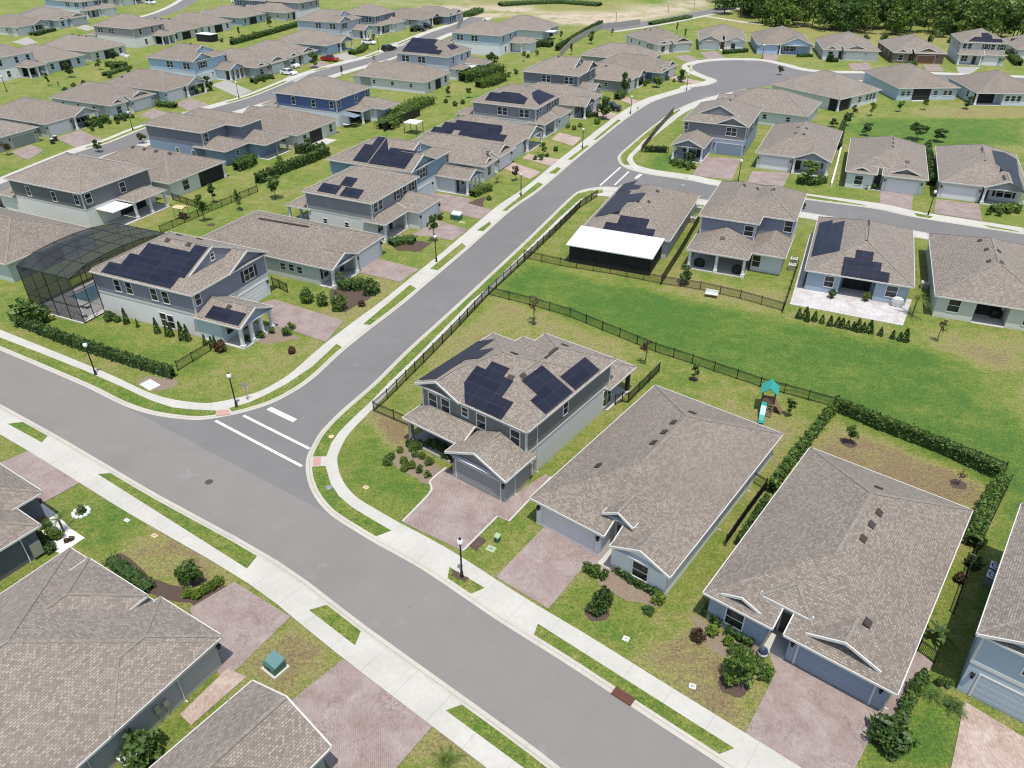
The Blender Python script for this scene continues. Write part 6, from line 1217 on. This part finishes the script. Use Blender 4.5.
def solidf(pix,h,label,mat,w=.12,name='fence',step=2.4):
    pl=[P(x,y) for x,y in pix]; o=thing(name,label,'fence',pl[0])
    m=MB()
    for a,b in zip(pl[:-1],pl[1:]):
        d=b-a; L=d.length; d.normalize(); nn=Vector((-d.y,d.x,0)); A=a-pl[0]; m.beam(A-nn*w/2+Vector((0,0,h)),A+d*L-nn*w/2+Vector((0,0,h)),nn*w,h)
        for j in range(int(L/step)+1): k=MB(); k.box(-.09,-.09,0,.09,.09,h+.1); k.build('post',MT[mat],o,A+d*min(L,j*step),math.atan2(d.y,d.x))
    m.build('fence_panel',MT[mat],o); return o
solidf([(560,57),(572.5,44.5),(586,36.5),(602,29)],1.8,'taupe solid fence running from the long dark hedge to the far road','wallfence'); solidf([(602,29),(618,27.5),(640,24.5)],1.8,'taupe solid fence along the far road','wallfence')
solidf([(428,13.5),(445,16.5),(463,20.5)],1.9,'taupe solid fence behind the navy house','wallfence'); solidf([(463,20.5),(457,30)],1.9,'short return of taupe fence beside the sky blue house','wallfence'); solidf([(831,186),(836.5,166),(841,147.5)],.5,'low white edging between two white houses','white',.3,'low_wall',30)
# ---------------------------------------------------------------- street lamps
m=MB(); m.lathe([(.17,0),(.17,.12),(.12,.2),(.12,.55),(.075,.75),(.06,3.35),(.1,3.4),(.12,3.5),(.09,3.52),(0,3.52)],10); LP=m.mesh('pole',MT['black'],True)
m=MB(); m.lathe([(.06,3.52),(.17,3.6),(.23,3.78),(.2,3.98),(.12,4.08),(0,4.08)],12); LG_=m.mesh('globe',MT['globe'],True)
m=MB(); m.lathe([(.14,4.08),(.1,4.14),(.03,4.2),(.02,4.3),(0,4.3)],8); LC=m.mesh('cap',MT['black'],True)
for x,y,l in ((96,375,'by the long dark sidewalk hedge'),(236.7,407,'on the corner across from the striped crossing'),(462,577,'beside the driveway of the charcoal corner house'),(436.5,262,'before the grey solar house with the forward garage'),(521,196,'before the satellite dish house'),(582.5,148.5,'before the slate grey house with jagged arrays'),(630.5,114,'where the street starts to bend'),(686.5,90.5,'at the turning circle bend'),(133,130.5,'before the mint white house on the middle street'),(239,98.5,'before the sky blue gabled house on the middle street'),(928,215,'between two white side street garages'),(738,182,'beside the driveway of the slate grey corner house'),(378.5,50,'near the black car on the middle street'),(7,92,'in the left edge yard'),(616,22,'by the far sand'),(668,13,'on the far road, middle of its three'),(694,9,'on the far road near the lone dark tree'),(762,59,'at the head of the turning circle')):
    r=thing('street_lamp','black lamp post with white globe '+l,'street lamp',P(x,y),0,'black street lamps with white globes'); inst('pole',LP,r); inst('globe',LG_,r); inst('cap',LC,r)
# ---------------------------------------------------------------- vehicles
def car(px,py,yaw,kind,paint,label,L=4.7,Wd=1.85):
    r=thing('parked_'+('pickup' if kind=='pickup' else 'car'),label,'car' if kind!='pickup' else 'pickup truck',P(px,py),R(yaw)); h=1.45 if kind=='car' else 1.75; b=MB()
    if kind=='car': lo=[(-L/2,.75),(-L/2+.05,.98),(-L*.28,1.02),(L*.2,.98),(L/2-.1,.78),(L/2,.6)]; top=[(-L*.4,1.0),(-L*.27,h),(L*.06,h),(L*.24,.98)]
    elif kind=='suv': lo=[(-L/2,.8),(-L/2+.04,1.1),(-L*.28,1.12),(L*.22,1.1),(L/2-.1,.95),(L/2,.7)]; top=[(-L*.47,1.08),(-L*.42,h),(L*.08,h),(L*.26,1.08)]
    else: lo=[(-L/2,.8),(-L/2+.03,1.12),(-L*.12,1.12),(L*.2,1.12),(L/2-.1,1.0),(L/2,.7)]; top=[(-L*.12,1.1),(-L*.08,h),(L*.1,h),(L*.24,1.1)]
    low=[(-L/2,.3)]+lo+[(L/2,.3)]
    def loft(m,prof,w0,w1,z0,z1):
        f=lambda z:w0+(w1-w0)*max(0,min(1,(z-z0)/(z1-z0))); n=len(prof)
        A=[(x,-f(z)/2,z) for x,z in prof];B=[(x,f(z)/2,z) for x,z in prof]
        for i in range(n):
            j=(i+1)%n; m.poly([A[i],A[j],B[j],B[i]])
        m.prism([(0,0),(0,0.001),(.001,0)],0,.001) if 0 else None
        for S in (A,B):
            for t in tessellate_polygon([[Vector((p[0],p[2],0)) for p in S]]): m.poly([S[i] for i in t])
    loft(b,low,Wd,Wd*.94,.3,1.1); b.build('body',MT[paint],r,smooth=False)
    g=MB(); z0=top[0][1]-.02; loft(g,[(top[0][0]+.02,z0)]+top[1:3]+[(top[3][0]-.02,z0)],Wd*.93,Wd*.74,z0,h); g.build('window_glass',MT['glass'],r)
    k=MB(); k.box(top[1][0]+.02,-Wd*.36,h-.02,top[2][0]-.02,Wd*.36,h+.03); 
    for x0,x1 in ((top[1][0],top[1][0]+.1),(-.15,-.05),(top[2][0]-.1,top[2][0])):
        for sg in (-1,1): k.poly([(x0,sg*Wd*.372,h),(x1,sg*Wd*.372,h),(x1,sg*Wd*.468,z0+.02),(x0,sg*Wd*.468,z0+.02)])
    k.build('roof',MT[paint],r)
    if kind=='pickup': t=MB(); t.box(-L/2+.15,-Wd*.4,1.08,-L*.14,Wd*.4,1.13); t.build('cargo_bed',MT['rubber'],r)
    for x in (-L*.31,L*.31):
        for sg in (-1,1):
            w=MB(); w.bar((0,-.11,0),(0,.11,0),.34,14); o=w.build('wheel',MT['rubber'],r,(x,sg*(Wd/2-.1),.34)); w=MB(); w.bar((0,-.115,0),(0,.115,0),.19,8); w.build('rim',MT['steel'],o)
    for sg in (-1,1):
        w=MB(); w.box(L/2-.06,sg*.62-.17,.62,L/2+.015,sg*.62+.17,.76); w.build('headlight',MT['globe'],r); w=MB(); w.box(-L/2-.015,sg*.68-.1,.75,-L/2+.05,sg*.68+.1,.95); w.build('tail_light',MT['red'],r)
car(289,74.5,-25,'car','carw','white car nearer the camera of two parked side by side'); car(292,67.5,-25,'suv','carw','white taller car of two parked side by side, the farther one'); car(330,61,-25,'pickup','red','red pickup parked on a driveway of the middle street',5.4); car(389,50.5,45,'suv','cark','black car parked at the kerb of the middle street')
car(419,31,-25,'pickup','cark','black pickup on the last driveway of the middle street',5.4); car(426,28,-25,'suv','cark','black car beside the black pickup'); car(611,110,-25,'suv','cark','black car half hidden behind a tree on the square column house driveway'); car(369,44,-25,'car','carw','white car tucked by the lavender grey house porch'); car(5,207,-25,'car','cark','dark car at the left edge beside the charcoal house'); car(151,4,-20,'suv','carw','white van like car near the top left road'); car(237,3,-25,'car','carw','white car at the top edge beside the indigo house')
car(71,0,-25,'car','carw','white car on the lot at the top left') if 0 else None
# ---------------------------------------------------------------- small things
def boxthing(name,label,cat,px,py,rz,size,mat,lid=None,pad=None):
    r=thing(name,label,cat,P(px,py),R(rz)); w,d,h=size; z=0
    if pad: m=MB(); m.box(-w/2-.15,-d/2-.15,0,w/2+.15,d/2+.15,.1); m.build('pad',MT[pad],r); z=.1
    m=MB(); m.box(-w/2,-d/2,z,w/2,d/2,z+h*.75); m.build('cabinet',MT[mat],r)
    l=MB(); l.poly([(-w/2-.02,-d/2-.02,z+h*.7),(w/2+.02,-d/2-.02,z+h*.7),(w/2+.02,d/2+.02,z+h),(-w/2-.02,d/2+.02,z+h)]); l.poly([(-w/2-.02,-d/2-.02,z+h*.7),(-w/2-.02,d/2+.02,z+h),(-w/2-.02,d/2+.02,z+h*.7)]); l.poly([(w/2+.02,-d/2-.02,z+h*.7),(w/2+.02,d/2+.02,z+h),(w/2+.02,d/2+.02,z+h*.7)]); l.poly([(-w/2-.02,d/2+.02,z+h),(w/2+.02,d/2+.02,z+h),(w/2+.02,d/2+.02,z+h*.7),(-w/2-.02,d/2+.02,z+h*.7)])
    l.build('lid',MT[lid or mat],r); k=MB(); k.box(-.01,-d/2-.035,z+.1,.01,-d/2-.001,z+h*.68); k.build('door_seam',MT['black'],r)
MT['teal_lid']=plain('weathered_green_lid',(.1,.2,.19),.4)
boxthing('utility_cabinet','green utility cabinet with pale lid on a concrete pad, lower left lawn','cabinet',275.5,668,-37,(1.15,1.0,.85),'green_box','teal_lid','slab'); boxthing('utility_cabinet','dark green utility cabinet on the grass between two pink driveways','cabinet',456.5,219,-25,(1.6,1.1,1.1),'green_box','cushion')
boxthing('utility_pedestal','small green utility pedestal beside a pale green lid','cabinet',497.3,541,-37,(.4,.4,.7),'green_box','greenl')
def lid(px,py,w,d,rz,mat,label,name='meter_box',z=.03):
    m=MB(); m.box(-w/2,-d/2,0,w/2,d/2,.05); o=m.build(name,MT[mat],None,(0,0,0)); o.location=P(px,py); o.rotation_euler=(0,0,R(rz)); tag(o,label,'meter box' if name=='meter_box' else 'slab'); k=MB(); k.box(-w/4,-d/6,.05,w/4,d/6,.056) if w<1 else k.box(-w/2+.05,-.01,.05,w/2-.05,.01,.053); k.build('cover',MT['steel'],o)
lid(491,549,.75,.6,-30,'greenl','pale green lid in the grass beside the lamp post'); lid(626,639,.45,.4,-30,'white','square white lid on the lawn before the pale grey house'); lid(692.5,686.5,.45,.4,-20,'cushion','square cream lid on the lawn before the slate blue house'); lid(150,385,2.0,1.3,-37,'cushion','flat concrete slab in the mulch near the corner hedge','concrete_slab'); lid(127,520.5,.5,.3,-30,'white','small white lid on the near lawn, upper one'); lid(154.5,536,.55,.35,-30,'tan','small tan lid on the near lawn, lower one'); lid(366,487.5,.5,.4,-30,'tan','small tan lid on the corner lawn'); lid(462,222.5,.9,.6,-25,'greenl','pale green lid beside the dark green cabinet')
def cover(px,py,r,mat,label,z=.012,name='manhole_cover'):
    m=MB(); m.lathe([(r,0),(r,.012),(r*.86,.014),(r*.84,.006),(r*.4,.006),(r*.36,.013),(0,.013)],16); o=m.build(name,MT[mat]); q_=P(px,py); o.location=(q_.x,q_.y,z); tag(o,label,'manhole cover')
cover(209,482,.34,'iron','round iron cover in the wide near street'); cover(329,488,.3,'steel','pale round cover in the corner grass strip',.068); cover(331.5,437,.28,'tan','tan round cover in the grass by the red ramp',.068); cover(683,185.5,.45,'steel','round cover on the side street',.02)
q0=P(623,697); m=MB(); 
for i in range(5): m.box(-.7,-.28+i*.125,.0,.7,-.2+i*.125,.05)
m.box(-.75,-.32,-.01,.75,-.29,.06); m.box(-.75,.31,-.01,.75,.34,.06); m.box(-.03,-.3,.0,.03,.32,.055); m.box(-.75,-.3,-.005,.75,.32,.012); o=m.build('storm_drain',MT['rust']); o.location=(q0.x,q0.y,.072); o.rotation_euler=(0,0,R(-38)); tag(o,'rust red storm drain grate in the kerb','storm drain')
m=MB(); m.box(-.42,-.42,0,.42,.42,.85,0); ACb=m.mesh('casing',MT['steel'])
m=MB(); m.lathe([(.36,.86),(.36,.9),(.3,.9),(.3,.86)],16); m.box(-.36,-.015,.86,.36,.015,.9); m.box(-.015,-.36,.86,.015,.36,.9); ACf=m.mesh('fan_guard',MT['black']); m=MB(); m.box(-.44,-.44,.84,.44,.44,.862); ACt=m.mesh('top',MT['white'])
for x,y,rz,l in ((993,574,-38,'upper of two air conditioners left of the light blue house'),(990,583,-38,'lower of two air conditioners left of the light blue house'),(131,764,-32,'air conditioner under the grey green wall, lower left'),(793,264,-23,'upper air conditioner between dusty blue house and terrace'),(791,270,-23,'lower air conditioner between dusty blue house and terrace'),(923.5,288,-23,'air conditioner behind the tall palm'),(693,222.5,-23,'air conditioner at the foot of the patio room house wall'),(698,212,-23,'second air conditioner, further along the patio room house wall')):
    r=thing('air_conditioner',l,'air conditioner',P(x,y),R(rz),'air conditioners beside house walls'); inst('casing',ACb,r); inst('top',ACt,r); inst('fan_guard',ACf,r)
q0=P(248,400.5); r=thing('sign_post','thin weathered sign post on the corner lawn behind the lamp','sign post',q0); m=MB(); m.box(-.04,-.04,0,.04,.04,2.2); m.build('post',MT['wallfence'],r); m=MB(); m.box(-.3,-.015,1.75,.3,.015,2.2); m.build('panel',MT['wallfence'],r,(0,-.06,0),R(35))
# play set
q0=P(766,409); r=thing('play_set','wooden play set with teal roof and teal slide on the back lawn','play set',q0,R(70)); m=MB()
for x in (-.6,.6):
    for y in (-.6,.6): k=MB(); k.box(x-.05,y-.05,0,x+.05,y+.05,2.5); k.build('post',MT['wood'],r)
m.box(-.65,-.65,1.15,.65,.65,1.22); m.box(-.65,-.66,1.22,-.6,.66,1.8); m.box(-.65,.6,1.22,.65,.66,1.8); m.build('deck',MT['wood'],r)
m=MB(); m.poly([(-.95,-.85,2.35),(-.95,0,3.05),(.95,0,3.05),(.95,-.85,2.35)]); m.poly([(-.95,.85,2.35),(-.95,0,3.05),(.95,0,3.05),(.95,.85,2.35)]); m.poly([(-.95,-.85,2.3),(-.95,0,3.0),(.95,0,3.0),(.95,-.85,2.3)]); m.poly([(-.95,.85,2.3),(-.95,0,3.0),(.95,0,3.0),(.95,.85,2.3)]); m.build('canopy',MT['teal'],r)
m=MB(); sl=[(-.65,1.25),(-1.1,1.1),(-1.9,.5),(-2.5,.22),(-2.9,.18)]
for (a,z0),(b,z1) in zip(sl[:-1],sl[1:]):
    m.poly([(a,.02,z0),(b,.02,z1),(b,.57,z1),(a,.57,z0)])
    for y in (.02,.57): m.poly([(a,y,z0-.04),(b,y,z1-.04),(b,y,z1+.17),(a,y,z0+.17)])
m.build('slide',MT['teal'],r)
m=MB(); m.bar((-.66,-.55,1.15),(-1.45,-.55,0),.04,4); m.bar((-.66,-.08,1.15),(-1.45,-.08,0),.04,4)
for i in range(5): t=i/5+.1; m.box(-.72-.8*t,-.58,1.15*(1-t)-.03,-.64-.8*t,-.05,1.15*(1-t)+.03)
m.build('ladder',MT['wood'],r); m=MB(); m.poly([(-.6,-.67,1.2),(.6,-.67,1.2),(.6,-1.5,0),(-.6,-1.5,0)]); m.build('climbing_wall',MT['wood'],r)
# small timber swing seat, white canopy, covered bench, barbecues
q0=P(183,219); r=thing('garden_swing','small garden swing with tan canopy behind the charcoal patio house','swing',q0,R(-20)); m=MB(); m.poly([(-1,-.7,2.0),(1,-.7,2.0),(1,0,2.15),(-1,0,2.15)]); m.poly([(-1,.7,2.0),(1,.7,2.0),(1,0,2.15),(-1,0,2.15)]); m.poly([(-1,-.7,1.95),(1,-.7,1.95),(1,.7,1.95),(-1,.7,1.95)]); m.build('canopy',MT['tan'],r)
for x in (-.9,.9):
    for y in (-.6,.6): k=MB(); k.bar((x,y,0),(x,y*.9,2.0),.04,5); k.build('post',MT['wood'],r)
m=MB(); m.box(-.75,-.3,.5,.75,.25,.58); m.box(-.75,.22,.58,.75,.3,1.0); m.build('seat',MT['wood'],r)
q0=P(414,133); r=thing('canopy_tent','white canopy tent in the back yard by the solid black mesh fence','canopy tent',q0,R(-25)); m=MB()
for a,b in (((-1.6,-1.4),(1.6,-1.4)),((1.6,-1.4),(1.6,1.4)),((1.6,1.4),(-1.6,1.4)),((-1.6,1.4),(-1.6,-1.4))): m.poly([(*a,2.4),(*b,2.4),(0,0,2.85)]); m.poly([(*a,2.4),(*b,2.4),(*b,2.2),(*a,2.2)])
m.build('canopy',MT['white'],r)
for x in (-1.5,1.5):
    for y in (-1.3,1.3): k=MB(); k.box(x-.05,y-.05,0,x+.05,y+.05,2.3); k.build('post',MT['dark'],r)
q0=P(711,297); r=thing('garden_bench','pale garden bench beside the black fence of the dusty blue house','bench',q0,R(-22)); m=MB(); m.box(-.8,-.25,.42,.8,.25,.5); m.build('seat',MT['white'],r); m=MB(); m.box(-.8,.22,.5,.8,.28,.95); m.build('backrest',MT['white'],r)
for x in (-.7,.7): k=MB(); k.box(x-.05,-.24,0,x+.05,.24,.42); k.build('leg',MT['wood'],r)
def bbq(px,py,rz,label,mat='black',s=1.0):
    r=thing('covered_grill',label,'grill',P(px,py,.1),R(rz)); m=MB(); m.lathe([(.5*s,0),(.55*s,.5*s),(.5*s,.95*s),(.3*s,1.15*s),(0,1.2*s)],8); m.v=[(x*1.4,y*.8,z) for x,y,z in m.v]; m.build('cover',MT[mat],r); m=MB(); m.box(-.6*s,-.3*s,-.05,.6*s,.3*s,.02); m.build('base',MT['dark'],r)
bbq(699,266,-25,'black covered grill at the left of the white columned patio'); bbq(737,273,-25,'black covered grill at the right of the white columned patio'); bbq(896,305.5,-23,'grey covered grill on the pale paver terrace','cushion'); bbq(994.5,317,-23,'black covered grill in the pale sage house recess','black',.9)
for x,y,l in ((831.5,298,'left'),(866,301,'right')):
    r=thing('planter_pot','dark pot with a plant, %s one at the terrace opening of the solar panel house'%l,'plant pot',P(x,y,.06)); m=MB(); m.lathe([(.18,0),(.27,.45),(.22,.45),(.2,.4),(0,.4)],10); m.build('pot',MT['dark'],r); inst('plant',shrub_mesh('light' if l=='right' else 'dark',0),r,(0,0,.35),0,.85)
for x,y,mt,l in ((942,690,'doorr','red brown'),(951,692,'greenl','pale green')):
    r=thing('planter_pot','small %s pot beside the light blue house garage'%l,'plant pot',P(x-3,y-9 if 0 else y-5,.06)); m=MB(); m.lathe([(.16,0),(.25,.35),(.2,.35),(0,.3)],10); m.build('pot',MT[mt],r); inst('plant',shrub_mesh('round',1),r,(0,0,.25),0,.5)
r=thing('planter_pot','dark barrel pot with white bands beside the slate blue house entry','plant pot',P(762,655,.06)); m=MB(); m.lathe([(.3,0),(.36,.3),(.3,.6),(.25,.6),(0,.5)],12); m.build('pot',MT['navy'],r); m=MB(); m.lathe([(.365,.2),(.372,.3),(.35,.42)],12); m.build('band',MT['white'],r)
for x,y,l in ((53,144,'nearer'),(56,141,'farther')):
    r=thing('wheeled_bin','dark wheeled bin on the grass by the pale sage house, the %s one'%l,'bin',P(x,y),R(-25)); m=MB(); m.box(-.28,-.3,.08,.28,.3,1.0); m.build('body',MT['dark'],r); m=MB(); m.box(-.31,-.34,1.0,.31,.33,1.07); m.build('lid',MT['cushion'],r)
    for sg in (-1,1): k=MB(); k.bar((sg*.3-.03,.3,.12),(sg*.3+.03,.3,.12),.12,8); k.build('wheel',MT['rubber'],r)
q0=P(205,44); r=thing('screened_pen','black screened pen with a white roof on the lawn of a far white house','pen',P(208,41),R(-25)); m=MB(); m.box(-3.2,-1.6,0,3.2,1.6,2.2); m.build('screen',MT['screen'],r); m=MB(); m.box(-3.3,-1.7,2.2,3.3,1.7,2.3); m.build('roof',MT['white'],r)
q0=P(350,127.5); r=thing('round_table','white round table on the patio of the royal blue house','table',P(347.5,127),0); m=MB(); m.lathe([(.9,.7),(.9,.75),(0,.76)],14); m.build('tabletop',MT['white'],r); m=MB(); m.bar((0,0,0),(0,0,.7),.07,6); m.build('pedestal',MT['steel'],r)
for x,y,l in ((122,56,'left'),(127,57.5,'right')):
    r=thing('garden_sofa','white cushioned garden sofa on the cream house patio, %s one'%l,'sofa',P(x,y),R(-25)); m=MB(); m.box(-.9,-.4,.05,.9,.4,.42); m.build('seat',MT['white'],r); m=MB(); m.box(-.9,.28,.42,.9,.42,.85); m.build('backrest',MT['white'],r)
    for sg in (-1,1): k=MB(); k.box(sg*.86-.08,-.4,.42,sg*.86+.08,.28,.62); k.build('armrest',MT['white'],r)
# ---------------------------------------------------------------- light
w=bpy.data.worlds.new('World'); sc.world=w; w.use_nodes=True; nt=w.node_tree; nt.nodes.clear()
sky=nt.nodes.new('ShaderNodeTexSky'); sky.sky_type='NISHITA'; sky.sun_disc=False; bg=nt.nodes.new('ShaderNodeBackground'); ow=nt.nodes.new('ShaderNodeOutputWorld')
nt.links.new(sky.outputs[0],bg.inputs[0]); nt.links.new(bg.outputs[0],ow.inputs[0]); bg.inputs[1].default_value=.15
EL=R(74); SD=Vector((.2,-.98,0)).normalized()   # towards the sun
sky.sun_elevation=EL; sky.sun_rotation=math.atan2(SD.x,SD.y); sky.dust_density=1.5
ld=bpy.data.lights.new('sun','SUN'); ld.energy=3.7; ld.angle=R(.5); ld.color=(1,.955,.88); lo=bpy.data.objects.new('sun',ld); sc.collection.objects.link(lo)
v=Vector((SD.x*math.cos(EL),SD.y*math.cos(EL),math.sin(EL))); lo.rotation_euler=v.to_track_quat('Z','Y').to_euler(); lo.location=v*100
vs=sc.view_settings; vs.view_transform='Standard'; vs.look='None'; vs.gamma=1; vs.use_curve_mapping=False; vs.exposure=.33
cy=sc.cycles; cy.max_bounces=5; cy.diffuse_bounces=3; cy.glossy_bounces=2; cy.transparent_max_bounces=12; cy.transmission_bounces=2; cy.use_denoising=True; cy.filter_width=1.15
